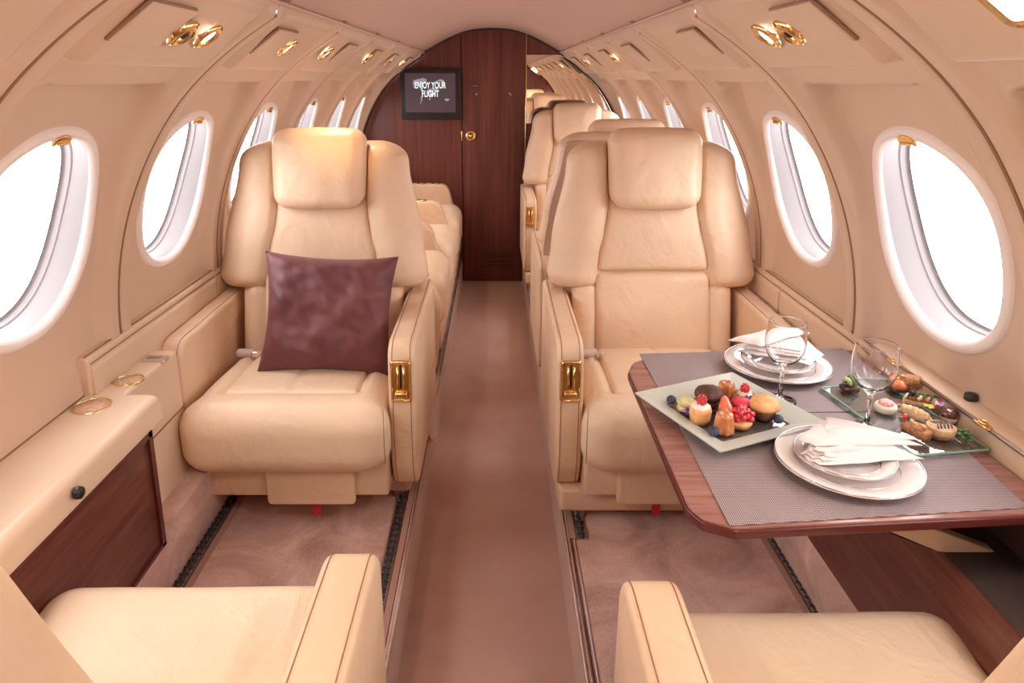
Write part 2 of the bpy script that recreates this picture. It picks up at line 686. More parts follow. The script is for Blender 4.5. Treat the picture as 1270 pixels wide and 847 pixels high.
NY, NP = 74, 128
ys = [-0.3075 + 0.615 * i / NY for i in range(NY + 1)]
ps = [PH0 + (PH1 - PH0) * j / NP for j in range(NP + 1)]
ell = lambda yl, p, a, b: (abs(yl) / a) ** 2.25 + (abs(math.radians(p - PHW) * RW) / b) ** 2.25
panel_mesh = {}
walls, windows = {}, 0
for s, nm in ((-1, 'wall_left'), (1, 'wall_right')):
    W_ = sempty(nm)
    walls[s] = W_
    # dark backing seen in the joints, lower wall behind the consoles
    b = MB()
    for y in [WY[0] - PITCH / 2 + PITCH * k for k in range(len(WY) + 1)]:
        if y < YA or y > YB:
            continue
        pp = [PH0 + (61.2 - PH0) * j / 40 for j in range(41)]
        v_ = []
        for p in pp:
            v_ += [wpos(s, y - .032, p, -.0006), wpos(s, y + .032, p, -.0006)]
        b.add(v_, [(2 * j, 2 * j + 1, 2 * j + 3, 2 * j + 2) for j in range(40)])
    b.build('joint_gasket', 'stitch', W_)
    for y in [WY[0] - PITCH / 2 + PITCH * k for k in range(1, len(WY) + 1)]:
        tube([wpos(s, y, p, .0145) for p in np.linspace(PH0, 58.6, 50)], .0030, 6).build('joint_bead', 'stitch', W_)
    x0, x1 = s * 0.955, s * 0.99
    MB().box((min(x0, x1), YA, 0), (max(x0, x1), YB, 0.70)).build('lower_wall', 'panel', W_, smooth=False)
    b = MB()
    for i, yl in enumerate(ys):
        for p in ps:
            b.v.append(wpos(s, yl, p, wall_h(yl, p)))
    for i in range(NY):
        for j in range(NP):
            if ell((ys[i] + ys[i + 1]) / 2, (ps[j] + ps[j + 1]) / 2, HA - .006, HB - .006) > 1:
                q = i * (NP + 1) + j
                b.f.append((q, q + NP + 1, q + NP + 2, q + 1))
    e_ = MB()
    for y in (WY[-1] + PITCH / 2 - .004, YB):
        for p in ps[::4]:
            e_.v.append(wpos(s, y, p, .004))
    m_ = len(ps[::4])
    e_.f = [(j, j + 1, m_ + j + 1, m_ + j) for j in range(m_ - 1)]
    e_.build('end_strip', 'panel', W_)
    proto = None
    for k, y in enumerate(WY):
        if proto is None:
            proto = b.build('wall_panel', 'panel', W_)
            # outer skin edge: thicken backwards so that no daylight leaks
            proto.location = (0, y, 0)
        else:
            o = proto.copy()
            C.objects.link(o)
            o.parent = W_
            o.location = (0, y, 0)

# windows
def ring_pt(s, t, a, b, d):
    c_, s_ = math.cos(t), math.sin(t)
    e = 2 / 2.25
    yl = a * math.copysign(abs(c_) ** e, c_)
    ar = b * math.copysign(abs(s_) ** e, s_)
    phi = PHW + math.degrees(ar / RW)
    return yl, phi, d


def band(s, prof, seg=72):
    b = MB()
    for k in range(seg):
        for a, bb, d in prof:
            yl, phi, dd = ring_pt(s, 2 * PI * k / seg, a, bb, d)
            f_ = 1 - sstep(.0, .020, -.026 - dd)
            dd += f_ * (wall_h(yl, phi) + .030)
            b.v.append(wpos(s, yl, phi, dd))
    n = len(prof)
    for k in range(seg):
        l = (k + 1) % seg
        for i in range(n - 1):
            b.f.append((k * n + i, l * n + i, l * n + i + 1, k * n + i + 1))
    return b


def disc(s, a, bb, d, rings=6, seg=48):
    b = MB()
    for r in range(rings + 1):
        for k in range(seg):
            yl, phi, dd = ring_pt(s, 2 * PI * k / seg, a * max(r, .001) / rings, bb * max(r, .001) / rings, d)
            b.v.append(wpos(s, yl, phi, dd))
    for r in range(rings):
        for k in range(seg):
            l = (k + 1) % seg
            b.f.append((r * seg + k, r * seg + l, (r + 1) * seg + l, (r + 1) * seg + k))
    return b


nwin = 0
for s in (-1, 1):
    pro = {}
    for k, y in enumerate(WY):
        nwin += 1
        W_ = sempty('window_%d' % nwin)
        if not pro:
            base = -0.026
            a, b_ = HA, HB
            pro['frame'] = band(s, [(a + .007, b_ + .007, base - .010), (a + .004, b_ + .004, base + .002), (a - .003, b_ - .003, base + .0055), (a - .012, b_ - .012, base + .005), (a - .019, b_ - .019, base - .002)]).build('frame', 'window_white', W_)
            pro['gasket'] = band(s, [(a - .018, b_ - .018, base - .002), (a - .014, b_ - .014, base - .008)]).build('gasket', 'gasket', W_)
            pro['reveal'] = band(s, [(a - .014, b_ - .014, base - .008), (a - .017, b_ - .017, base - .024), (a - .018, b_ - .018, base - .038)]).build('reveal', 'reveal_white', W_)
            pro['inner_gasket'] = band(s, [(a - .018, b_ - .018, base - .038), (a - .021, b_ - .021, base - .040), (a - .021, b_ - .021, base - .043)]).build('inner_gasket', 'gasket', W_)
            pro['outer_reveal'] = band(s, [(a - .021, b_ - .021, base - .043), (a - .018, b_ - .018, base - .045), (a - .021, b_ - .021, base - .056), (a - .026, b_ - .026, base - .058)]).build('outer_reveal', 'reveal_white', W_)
            pro['pane'] = disc(s, a - .02, b_ - .02, base - .056).build('pane', 'pane', W_)
            # brass pull at the top of the frame
            M_ = wall_frame(s, 0, PHW + math.degrees((b_ - .014) / RW), base + .004)
            g = MB()
            rbox((0, 0, 0), (.027, .009, .004), .0035, lambda p: tuple(M_ @ Vector((p[0], p[1] + .006 * (p[0] / .027) ** 2 * -1, p[2]))), res=.006, mb=g)
            rbox((0, 0, 0), (.018, .003, .004), .0028, lambda p: tuple(M_ @ Vector((p[0], p[1] - .008, p[2] + .004))), res=.006, mb=g)
            pro['pull'] = g.build('pull', 'brass', W_)
        else:
            for n_, o in pro.items():
                c_ = o.copy()
                C.objects.link(c_)
                c_.parent = W_
        W_.location = (0, y, 0)

# ------------------------------------------------------------------ ceiling
b = MB()
pa = [math.radians(q) for q in np.linspace(60.0, 120.0, 41)]
yy = np.linspace(YA, YB, 60)
for y in yy:
    for q in pa:
        e_ = abs(math.degrees(q) - 90)
        r_ = RHEAD + .005 - .030 * sstep(6, 29.8, e_)
        b.v.append((r_ * math.cos(q), y, ZC + r_ * math.sin(q)))
n = len(pa)
for i in range(len(yy) - 1):
    for j in range(n - 1):
        b.f.append((i * n + j, (i + 1) * n + j, (i + 1) * n + j + 1, i * n + j + 1))
ceil = struct(b.build('ceiling', 'headliner'))
for s in (-1, 1):
    px, _, pz = wpos(s, 0, 60.3, .002)
    tube([(px, y, pz) for y in np.linspace(YA + .01, YB - .005, 40)], 0.005, 6).build('headliner_bead', 'headliner', ceil)
    q_ = [wpos(s, 0, 59.8, -.003), wpos(s, 0, 60.5, -.003), wpos(s, 0, 60.8, -.05), wpos(s, 0, 58.6, -.06)]  # closing strip added behind the headliner seam to block leaking sky light
    MB().add([(p[0], y, p[2]) for y in (YA, YB) for p in q_], [(i, (i + 1) % 4, 4 + (i + 1) % 4, 4 + i) for i in range(4)]).build('leak_closure', 'stitch', ceil, smooth=False)
    for k in range(len(WY) + 1):
        y = WY[0] - PITCH / 2 + PITCH * k
        if YA < y < YB:
            ball((px, y, pz - .001), .005, sz=.6).build('bead_button', 'stitch', ceil)

# service-panel lids, reading lights, air nozzles
for s in (-1, 1):
    for k, y in enumerate(WY):
        if k < 2:
            continue
        M_ = wall_frame(s, y, 53.5, .0255)
        off = {2: -.145, 3: -.135, 4: .06, 5: .03, 6: -.05, 7: -.02}[k]
        g = rbox((0, 0, 0), (.080, .046, .004), .003, lambda p: tuple(M_ @ Vector((p[0] + off * s * 0 + (off if s else 0) * (1 if M_.col[0][1] > 0 else -1), p[1], p[2] - .7 * p[0] ** 0 * 0))), res=.03)
        g.build('service_lid', 'panel', walls[s])
        g = rbox((0, 0, 0), (.083, .049, .003), .003, lambda p: tuple(M_ @ Vector((p[0] + off * (1 if M_.col[0][1] > 0 else -1), p[1], p[2] - .0025))), res=.05)
        g.build('lid_gap', 'stitch', walls[s])

lamp_no = 0
def lamp(s, y, phi=53.0, kind='light', r=.021, label='', power=0.6, gr=None):
    M_ = wall_frame(s, y, phi, .028)
    fn = lambda p: tuple(M_ @ Vector(p))
    if kind == 'light':
        t = thing('reading_light', label, 'light', group=gr)
        lathe([(r + .013, 0), (r + .012, .004), (r + .004, .007), (r, .005), (r - .003, .001)], 24, mb=None, fn=fn).build('bezel', 'brass', t)
        lathe([(0, .003), (r - .004, .002), (r - .002, .0)], 24, fn=fn).build('lens', 'lamp_lens', t)
    else:
        t = thing('air_nozzle', label, 'air vent', group=gr)
        lathe([(r + .013, 0), (r + .012, .005), (r + .004, .008), (r, .010), (r - .006, .004), (r - .008, .002)], 24, fn=fn).build('bezel', 'brass', t)
        lathe([(0, .010), (.006, .009), (r - .010, .003), (r - .006, .001)], 20, fn=fn).build('nozzle', 'black', t)
    for e in (-1, 1):                       # pointed mounting ears
        b_ = MB()
        b_.add([(e * (r + .010), -.008, .0), (e * (r + .010), .008, .0), (e * (r + .026), 0, .0), (e * (r + .010), -.008, .006), (e * (r + .010), .008, .006), (e * (r + .024), 0, .003)],
               [(0, 1, 4, 3), (1, 2, 5, 4), (2, 0, 3, 5), (3, 4, 5), (0, 2, 1)], fn)
        b_.build('mounting_ear', 'brass', t, smooth=False)
    if kind == 'light':
        ld = bpy.data.lights.new('reading_lamp', 'SPOT')
        ld.energy = power or 2.2
        ld.color = (1, .58, .24) if power else (1, .80, .60)
        ld.spot_size = math.radians(46 if power else 110)
        ld.spot_blend = .8
        ld.shadow_soft_size = .015
        lo = bpy.data.objects.new('lamp_beam', ld)
        C.objects.link(lo)
        lo.parent = t
        p = M_ @ Vector((0, 0, .012))
        lo.location = p
        aim(lo, p, (s * .30, y + .02, 0))
        return t, lo, p
    return t


def aim(lo, p, tgt):
    lo.rotation_euler = (Vector(tgt) - Vector(p)).to_track_quat('-Z', 'Y').to_euler()


lamp(-1, 1.285, kind='vent', label='dark brass air nozzle on the left wall, ahead of the nearest window')
t, lo, p = lamp(-1, 1.395, label='brass reading light beside the air nozzle above the nearest left window', power=.8)
aim(lo, p, (-.5, 1.6, .3))
t, lo, p = lamp(-1, 1.925, label='brass reading light above the second left window, shining on the armchair headrest', power=3.4)
aim(lo, p, (-.49, 2.32, 1.21))
lamp(-1, 2.36, label='small brass reading light on the left wall above the third window', power=0)
lamp(-1, 3.12, label='small brass light and nozzle on the left wall above the fourth window', power=0)
lamp(-1, 3.76, label='tiny brass reading light on the left wall above the fifth window', power=0)
lamp(-1, 4.30, label='tiny brass reading light on the left wall nearest the dark bulkhead', power=0)
t, lo, p = lamp(1, 1.37, label='brass reading light on the right wall above the nearest window', power=.8)
aim(lo, p, (.5, 1.5, .3))
lamp(1, 1.262, kind='vent', label='dark brass air nozzle beside the reading light on the right wall')
lamp(1, 3.10, label='small brass light on the right wall above the fourth window', power=0)
lamp(1, 4.03, label='tiny brass reading light on the right wall nearest the mirror', power=0)

# large cabin light, top right and its twin
for s, lab in ((1, 'rectangular cabin light in a gold frame on the right wall, top corner'), (-1, 'rectangular cabin light in a gold frame on the left wall behind the viewer')):
    t = thing('cabin_light', lab, 'light')
    M_ = wall_frame(s, 0.635, 54.0, .030)
    fn = lambda p: tuple(M_ @ Vector(p))
    o_ = corner_round([(-.12, -.05), (.12, -.05), (.12, .05), (-.12, .05)], .018)
    i_ = inset2(o_, .010)
    b = MB()
    n = len(o_)
    b.add([(x, y, 0) for x, y in o_] + [(x, y, .008) for x, y in inset2(o_, .003)] + [(x, y, .004) for x, y in i_],
          [(r * n + k, r * n + (k + 1) % n, (r + 1) * n + (k + 1) % n, (r + 1) * n + k) for r in range(2) for k in range(n)], fn)
    b.build('gold_frame', 'brass', t)
    MB().add([(x, y, .005) for x, y in i_], [tuple(range(n))], fn).build('lens', 'cabin_lens', t, smooth=False)
    ld = bpy.data.lights.new('cabin_lamp', 'AREA')
    ld.shape = 'RECTANGLE'
    ld.size, ld.size_y = .2, .08
    ld.energy = 1.6
    ld.color = (1, .82, .62)
    lo = bpy.data.objects.new('lamp_glow', ld)
    C.objects.link(lo)
    lo.parent = t
    lo.matrix_world = wall_frame(s, .635, 54.0, .044) @ Matrix.Rotation(PI, 4, 'X')

# ------------------------------------------------------------------ bulkheads
wf = struct(MB().box((-1.0, YB, -0.05), (1.0, YB + .06, 1.80)).build('wall_front', 'wood_upright', smooth=False))
wb = struct(MB().box((-1.0, YA - .06, -0.05), (1.0, YA, 1.80)).build('wall_back', 'wood_upright', smooth=False))
MB().box((-.32, YA, 0), (-.315, YA + .004, 1.72)).build('door_seam', 'gap', wb, smooth=False)
# panels of the front bulkhead beside the door
rbox((-.61, YB - .006, .86), (.402, .006, .90), .002, res=1).build('bulkhead_panel', 'wood_upright', wf, auto=30)
rbox((.62, YB - .006, .555), (.392, .006, .551), .002, res=1).build('bulkhead_panel', 'wood_upright', wf, auto=30)
rbox((.62, YB - .006, 1.685), (.392, .006, .12), .002, res=1).build('bulkhead_panel', 'wood_upright', wf, auto=30)
# arch trim where cabin meets bulkhead
b = MB()
arc_ = []
for q in np.linspace(0, 180, 61):
    e_ = abs(q - 90)
    r_ = (Rp(90 - e_) - .010) if e_ > 30 else (RHEAD - .001 - .030 * sstep(6, 29.8, e_))
    arc_.append((r_ * math.cos(math.radians(q)), ZC + r_ * math.sin(math.radians(q))))
tube([(x, YB - .012, z) for x, z in arc_], .010, 6).build('arch_trim', 'gap', wf)
door = sempty('door_1')
rbox((.0095, YB - .008, .862), (.2095, .008, .858), .003, res=1).build('door_leaf', 'wood_upright', door, auto=30)
lathe([(.036, 0), (.034, .006), (.027, .009), (.022, .006), (.020, .004)], 28, (0, 0, 0), fn=lambda p: (-.145 + p[0], YB - .016 - p[2], 1.03 + p[1])).build('handle_rose', 'brass', door)
lathe([(0, .020), (.008, .019), (.014, .014), (.017, .005), (.019, .0)], 24, fn=lambda p: (-.145 + p[0], YB - .018 - p[2], 1.03 + p[1])).build('door_knob', 'brass', door)
rbox((-.2065, YB - .015, 1.03), (.004, .004, .032), .002).build('strike_plate', 'brass', door)
rbox((-.108, YB - .018, 1.362), (.030, .003, .007), .002).build('door_plaque', 'black', door)
for k in range(6):
    rbox((-.128 + k * .0082, YB - .0215, 1.362), (.0022, .0008, .0025), .0006, res=1).build('plaque_mark', 'platinum', door)
# vent in the lower door
for k in range(7):
    rbox((.026, YB - .017, .115 + k * .017), (.105, .004, .0045), .002, res=1).build('vent_slat', 'wood_edge', door)
rbox((.226, YB - .014, .87), (.0035, .008, .85), .002, res=1).build('gold_edge', 'brass', wf)

mr = thing('wall_mirror', 'rectangular mirror on the dark bulkhead right of the door', 'mirror')
MB().box((.230, YB - .010, 1.112), (.90, YB - .002, 1.56)).build('glass', 'mirror', mr, smooth=False)
MB().box((.228, YB - .012, 1.107), (.90, YB - .003, 1.1115)).build('bottom_edge', 'wood_edge', mr, smooth=False)

sc_ = thing('wall_screen', 'black framed flat screen with flight greeting on the wood bulkhead', 'screen', (-.410, YB - .012, 1.305))
o_ = corner_round([(-.199, -.166), (.199, -.166), (.199, .166), (-.199, .166)], .008, 3)
prism(o_, -.040, 0, .004, YEX).build('housing', 'black', sc_, auto=40)
MB().add([(-.167, -.0415, -.117), (.167, -.0415, -.117), (.167, -.0415, .137), (-.167, -.0415, .137)], [(0, 1, 2, 3)]).build('display', 'screen', sc_, smooth=False)
# world map blotches and the greeting
blobs = [(-.075, .082, .05, .022), (-.045, .090, .03, .02), (-.10, .07, .02, .01), (-.105, .05, .008, .006), (.0, .02, .03, .018), (.03, .035, .03, .012), (.012, .0, .018, .02),
         (.07, .09, .02, .008), (.085, .082, .012, .006), (.045, .085, .012, .004), (-.06, -.03, .006, .018), (-.066, -.055, .003, .008), (.11, -.035, .018, .009), (.10, -.03, .006, .004), (-.005, -.03, .006, .008)]
b = MB()
for x, z, a, c_ in blobs:
    n = 14
    b.add([(x + a * math.cos(2 * PI * k / n) * random.uniform(.6, 1.15), -.0422, z + c_ * math.sin(2 * PI * k / n) * random.uniform(.6, 1.15)) for k in range(n)], [tuple(range(n))])
o = b.build('map_image', 'screen_map', sc_, smooth=False)
for txt, z, wd in (('ENJOY YOUR', .040, .205), ('FLIGHT', -.015, .112)):
    cu = bpy.data.curves.new('greeting_text', 'FONT')
    cu.body = txt
    cu.align_x = 'CENTER'
    cu.size = .058
    cu.offset = .0006
    o = bpy.data.objects.new('greeting_text', cu)
    C.objects.link(o)
    cu.materials.append(MATS['screen_text'])
    o.parent = sc_
    o.rotation_euler = (PI / 2, 0, 0)
    o.location = (0.0, -.0435, z)
    bpy.context.view_layer.update()
    dg = bpy.context.evaluated_depsgraph_get()
    me = bpy.data.meshes.new_from_object(o.evaluated_get(dg))
    k_ = wd / max(o.dimensions.x, .01)
    C.objects.unlink(o)
    bpy.data.objects.remove(o)
    for v_ in me.vertices:
        v_.co = (v_.co.x * k_, -.0435, v_.co.y + z)
    o = bpy.data.objects.new('greeting_text', me)
    C.objects.link(o)
    o.parent = sc_
    o['kind'] = 'stuff'

# ------------------------------------------------------------------ consoles and ledges
def profile_run(pr, y0, y1, name, m, parent, r=.004):
    return prism(pr, y0, y1, r, YEX).build(name, m, parent, auto=50)


# left front console
t = thing('side_console', 'low beige window console with dark wood front, left of the nearest armchair', 'console')
pr = corner_round([(-.945, .60), (-.945, .716), (-.748, .716), (-.742, .655), (-.80, .650), (-.80, .60)], [0, 0, .022, .006, 0, 0], 6)
profile_run(pr, .36, 1.475, 'body', 'ledge', t)
rbox((-.752, .83, .515), (.006, .575, .141), .002, res=1).build('wood_front', 'wood_side', t, auto=30)
MB().box((-.93, .36, .372), (-.758, 1.40, .66)).build('carcass', 'ledge', t, smooth=False)
for a, c_ in (((-.760, .36, .648), (-.7395, 1.412, .660)), ((-.760, 1.396, .372), (-.7395, 1.412, .66)), ((-.760, .36, .372), (-.7395, 1.412, .380))):
    MB().box(a, c_).build('wood_frame', 'wood_edge', t, smooth=False)
lathe([(0, .001), (.011, .001), (.012, .003), (.011, .012), (.008, .014), (0, .0145)], 18, fn=lambda p: (-.7425 + p[2], 1.13 + p[0], .687 + p[1])).build('knob', 'black', t)


def cup_holder(parent, x, y, z, r, deep):
    g = lathe([(r - .001, -deep), (r - .001, 0.001), (r, .0020), (r + .002, .0018), (r + .003, .0004), (r + .003, -.002)], 40, (x, y, z))
    g.build('cup_rim', 'brass', parent)
    lathe([(0, .0004), (r - .001, .0004), (r - .0008, -deep)], 32, (x, y, z)).build('cork_pad', 'cork', parent)


tube([(-.9135, .37, .7165), (-.9135, 1.47, .7165)], .0022, 5).build('edge_line', 'stitch', t)
cup_holder(t, -.868, 1.415, .7165, .038, .0015)
# left narrow ledge behind it, beside the seat
t = thing('window_ledge', 'beige ledge with second cup holder beside the left armchair', 'ledge')
prism(corner_round([(-.945, .37), (-.945, .714), (-.826, .714), (-.822, .37)], [0, 0, .012, 0], 5), 1.478, 1.745, .004, YEX).build('body', 'ledge', t, auto=50)
MB().box((-.826, 1.485, .553), (-.8215, 1.74, .556)).build('seam', 'stitch', t, smooth=False)
prism(corner_round([(-.945, .37), (-.945, .700), (-.885, .700), (-.885, .37)], [0, 0, .010, 0], 5), 1.745, 2.60, .004, YEX).build('rear_ledge', 'ledge', t, auto=50)
cup_holder(t, -.857, 1.555, .7155, .0315, .0015)
rbox((-.852, 1.685, .7155), (.030, .019, .0022), .002).build('switch_plate', 'chrome', t)
rbox((-.858, 1.690, .7178), (.018, .008, .0012), .001).build('switch', 'gasket', t)
# ridges on the wall just above the ledges
for s, ya, yb in ((-1, 1.478, 2.20), (-1, 2.21, 3.6), (1, 1.50, 2.05), (1, 2.06, 3.3), (1, 3.31, 4.80), (-1, 3.61, 4.80)):
    pr = [(s * .95, .69), (s * .893, .69), (s * .889, .778), (s * .899, .787), (s * .95, .787)]
    prism(corner_round(pr, [0, 0, .008, .004, 0], 4), ya, yb, .003, YEX).build('ridge_cover', 'ledge', walls[s], auto=50)
    pr = [(s * .95, .69), (s * .900, .69), (s * .8955, .80), (s * .903, .807), (s * .95, .807)]
    prism(corner_round(pr, [0, 0, .006, .004, 0], 4), ya - .012, yb + .004, .003, YEX).build('ridge_base', 'ledge', walls[s], auto=50)
    tube([(s * .8955, ya, .7885), (s * .8955, yb, .7885)], .0016, 5).build('ridge_line', 'stitch', walls[s])
    tube([(s * .902, ya - .01, .8085), (s * .902, yb, .8085)], .0016, 5).build('ridge_line', 'stitch', walls[s])

# right console: taller ledge the table folds into
t = thing('side_console', 'tall pale window console on the right wall that the table folds into', 'console')
pr = corner_round([(.95, .775), (.95, .832), (.876, .832), (.872, .775)], [0, 0, .006, 0], 4)
profile_run(pr, .36, 1.50, 'body', 'ledge', t)
tube([(.8725, .37, .829), (.8725, 1.495, .829)], .004, 8).build('metal_strip', 'platinum', t)
MB().box((.88, .36, .372), (.95, 1.50, .78)).build('carcass', 'gap', t, smooth=False)
rbox((.757, 1.0, .515), (.006, .66, .141), .002, res=1).build('wood_front', 'wood_side', t, auto=30)
MB().box((.763, .36, .372), (.93, 1.66, .655)).build('carcass', 'gap', t, smooth=False)
lathe([(0, .001), (.011, .001), (.012, .003), (.011, .012), (.008, .014), (0, .0145)], 18, (.912, 1.21, .831)).build('knob', 'black', t)
for y in (1.385, 1.11):
    rbox((.868, y, .833), (.008, .016, .003), .002).build('latch', 'brass', t)
    tube([(.868 + .006 * math.cos(q), y + .008 * math.sin(q), .838) for q in np.linspace(0, 2 * PI, 12, endpoint=False)], .0018, 6, True).build('latch_ring', 'brass', t)
t = thing('window_ledge', 'narrow beige ledge between the right armchair and the wall', 'ledge')
prism(corner_round([(.945, .37), (.945, .706), (.892, .706), (.892, .37)], [0, 0, .010, 0], 5), 1.51, 4.80, .004, YEX).build('body', 'ledge', t, auto=50)


# ------------------------------------------------------------------ armchairs
def make_chair(a, label, loc, rz=0, tan=0.235, base=True, belt=None, flap=True, group='executive armchairs', sub=1.0, tagged=False, outer=.350, near=False):
    t = thing('executive_armchair', label, 'armchair', loc, rz, group)
    A = lambda f: (lambda p: f((p[0] * a, p[1], p[2])))
    I = lambda p: p

    # armrests
    def arm(x0, x1, aisle):
        yb = .63
        out = corner_round([(.03, .105), (-.006, .18), (-.016, .36), (-.004, .55), (.61, .556), (.63, .53), (.63, .14), (.60, .105)],
                           [.02, .03, .08, .055, .03, .02, .03, .02], 7)
        out = dense(out, .035)
        g = prism(out, min(x0, x1), max(x0, x1), .014, XYZ, n=4)
        p = g.build('armrest', 'leather', t)
        for xx in (min(x0, x1) + .013, max(x0, x1) - .013):
            tube([(xx, q[0], q[1]) for q in inset2(out, -.0002)], .0011, 5, True).build('piping', 'stitch', p)
            break
        tube([(max(x0, x1) - .013, q[0], q[1]) for q in inset2(out, -.0002)], .0011, 5, True).build('piping', 'stitch', p)
        return p
    ar = arm(a * .275, a * outer, True)
    if not near:
        arm(-a * .282, -a * outer, False)
    # brass recline handle let into the front of the aisle arm
    hx = a * (.275 + outer) / 2
    h = rbox((hx, -.0165, .448), (.0285, .004, .060), .006, res=.02, m=3).build('recline_handle', 'brass', t)
    fr = corner_round([(-.025, -.056), (.025, -.056), (.025, .056), (-.025, .056)], .008, 4)
    tube([(hx + x, -.0215, .448 + z) for x, z in fr], .0028, 6, True).build('handle_rim', 'brass', h)
    rbox((hx, -.0208, .462), (.0026, .0012, .034), .001).build('handle_slot', 'black', h)
    for q in (-1, 1):
        tube([(hx + q * .008, -.0220, .425), (hx + q * .008, -.0225, .49)], .0030, 6).build('handle_bar', 'brass', h)
    rbox((hx, -.026, .410), (.017, .006, .008), .004).build('handle_grip', 'brass', h)

    # seat cushion with heavy front roll
    pf = .11 if near else 0.0

    def cush(p):
        x, y, z = p
        if near and x * a < 0:
            x *= 1.12 if a < 0 else 1.04
        ty = sstep(.02, -.06, y)
        x *= 1 + .05 * ty
        z += -.02 * sstep(.05, .40, y) * (1 if z > .33 else 0)
        # dished middle
        if z > .345:
            d = sstep(.215, .185, abs(x)) * sstep(-.015 + pf, .035 + pf, y)
            z -= .020 * d
            z += .004 * noise.noise(Vector((x * 6, y * 6, loc[1])))
        y += .05 * max(0, (.33 - z)) * ty
        return (x, y, z)
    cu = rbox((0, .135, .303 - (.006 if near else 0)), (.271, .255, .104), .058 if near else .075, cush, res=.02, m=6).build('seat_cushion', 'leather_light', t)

    def padf(p):
        x, y, z = p
        z += .010 * (1 - (x / .19) ** 2) * (1 - ((y - .2) / .2) ** 2)
        z -= .018 * (y - .0) / .4
        z -= .010 * math.exp(-(x / .007) ** 2)
        return (x, y, z)
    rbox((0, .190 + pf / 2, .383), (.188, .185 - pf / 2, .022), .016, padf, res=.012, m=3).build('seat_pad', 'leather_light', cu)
    for q in (a,):
        tube([(q * .262, y, .20 + 0.0) for y in ()] or [(q * .2745, -.095, .245), (q * .277, -.117, .30), (q * .277, -.114, .355), (q * .272, -.085, .398)], .0012, 5).build('seat_seam', 'stitch', cu)

    # skirt, footrest flap, base frame
    sk = corner_round([(-.270, -.035), (.270, -.035), (.270, .55), (-.270, .55)], .012, 4)
    prism(sk, .106, .225, .010, ZUP).build('skirt', 'leather', t, auto=60)
    if flap:
        fo = corner_round([(a * -.065, .092), (a * .18, .092), (a * .18, .215), (a * -.065, .215)], .016, 5)
        prism(fo, -.056, -.038, .006, YEX).build('footrest_flap', 'leather', t, auto=60)
    if base:
        prism(corner_round([(-.335, .0), (.335, .0), (.335, .52), (-.335, .52)], .02, 4), .034, .102, .008, ZUP).build('base_frame', 'leather', t, auto=60)
        fy = .035
    else:
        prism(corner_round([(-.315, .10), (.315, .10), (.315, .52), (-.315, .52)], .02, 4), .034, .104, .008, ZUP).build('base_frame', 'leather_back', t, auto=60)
        fy = .14
    for q in (-1, 1):
        for y in (fy, .48):
            g = MB()
            xq = q * (.272 if q * a > 0 else .25)
            rbox((xq, y, .018), (.014, .018, .016), .004, mb=g)
            tube([(xq - .016, y, .012), (xq + .016, y, .012)], .006, 8, mb=g)
            g.build('foot', 'steel', t)
    if tagged:
        rbox((a * .06, -.02, .065), (.012, .002, .030), .002).build('pull_tag', 'red_tag', t)

    # backrest ----------------------------------------------------------
    ZB = .30
    B = lambda p: (p[0], .345 + (p[2] - ZB) * tan + p[1], p[2])

    def padw(z):
        return .188 - .040 * sstep(.60, .86, z)

    def W(z):
        w_ = .347 - .018 * sstep(.58, .72, z) - .050 * sstep(.70, .98, z)
        if z > .965:
            q = min(1, (z - .965) / .078)
            w_ -= .078 * (1 - math.sqrt(max(0, 1 - q * q)))
        return w_

    def body(p):
        x, y, z = p
        x = x / .335 * W(z)
        u = abs(x)
        if y < .06:
            k = sstep(.06, .0, y)
            y += .030 * k * sstep(padw(z) + .012, padw(z) - .004, u)
            y -= .014 * k * math.exp(-((u - padw(z) - .06) / .05) ** 2)
            y += .03 * k * sstep(.24, .34, u) * .7
            y += .0035 * noise.noise(Vector((x * 7, z * 7, loc[0] * 3 + loc[1])))
        return B((x, y, z))
    bk = rbox((0, .062, .8085), (.335, .066, .2335), .050, body, res=.0135, m=5).build('backrest', 'leather', t)

    def low(p):
        x, y, z = p
        if y < .05:
            y += .030 * sstep(padw(z) + .012, padw(z) - .004, abs(x))
        return B((x, y, z))
    rbox((0, .060, .43), (.262, .056, .17), .04, low, res=.02, m=4).build('lower_back', 'leather', t)

    def pad(z0, z1, bulge):
        zc, hz = (z0 + z1) / 2, (z1 - z0) / 2

        def f(p):
            x, y, z = p
            u, v_ = x / .188, (z - zc) / hz
            if y < .03:
                y -= bulge * (1 - u * u) * (1 - v_ * v_)
                y += .003 * noise.noise(Vector((x * 9, z * 9, loc[1] + z0)))
            x = x / .188 * padw(z)
            return B((x, y, z))
        return rbox((0, .034, zc), (.188, .026, hz), .024, f, res=.016, m=4)
    pad(.628, .868, .010).build('upper_pad', 'leather', bk)
    pad(.275, .624, .016).build('lower_pad', 'leather', bk)

    def hr(p):
        x, y, z = p
        u, v_ = x / .15, (z - .958) / .122
        y -= .016 * (1 - u * u) * (1 - v_ * v_) * (1 if y < 0 else 0)
        y += .0045 * noise.noise(Vector((x * 14, z * 5, loc[0] * 5 + loc[1])))
        x *= 1 + .03 * v_ - .02 * v_ * v_
        z += .006 * (1 - u * u) * v_
        return B((x, y, z))
    rbox((0, -.006, .962), (.150, .054, .122), .045, hr, res=.014, m=6).build('headrest', 'leather', t)
    # rear shell with its piped edge
    def shell(p):
        x, y, z = p
        return B((x / .29 * (W(z) - .014), y, z))
    rbox((0, .118, .68), (.29, .024, .335), .014, shell, res=.02, m=2).build('rear_shell', 'leather_back', bk)
    pts = []
    for z in np.linspace(.36, 1.0, 18):
        pts.append((W(max(z, .60)) - .018, .139, z))
    path = [B(q) for q in pts] + [B((-q[0], q[1], q[2])) for q in pts[::-1]]
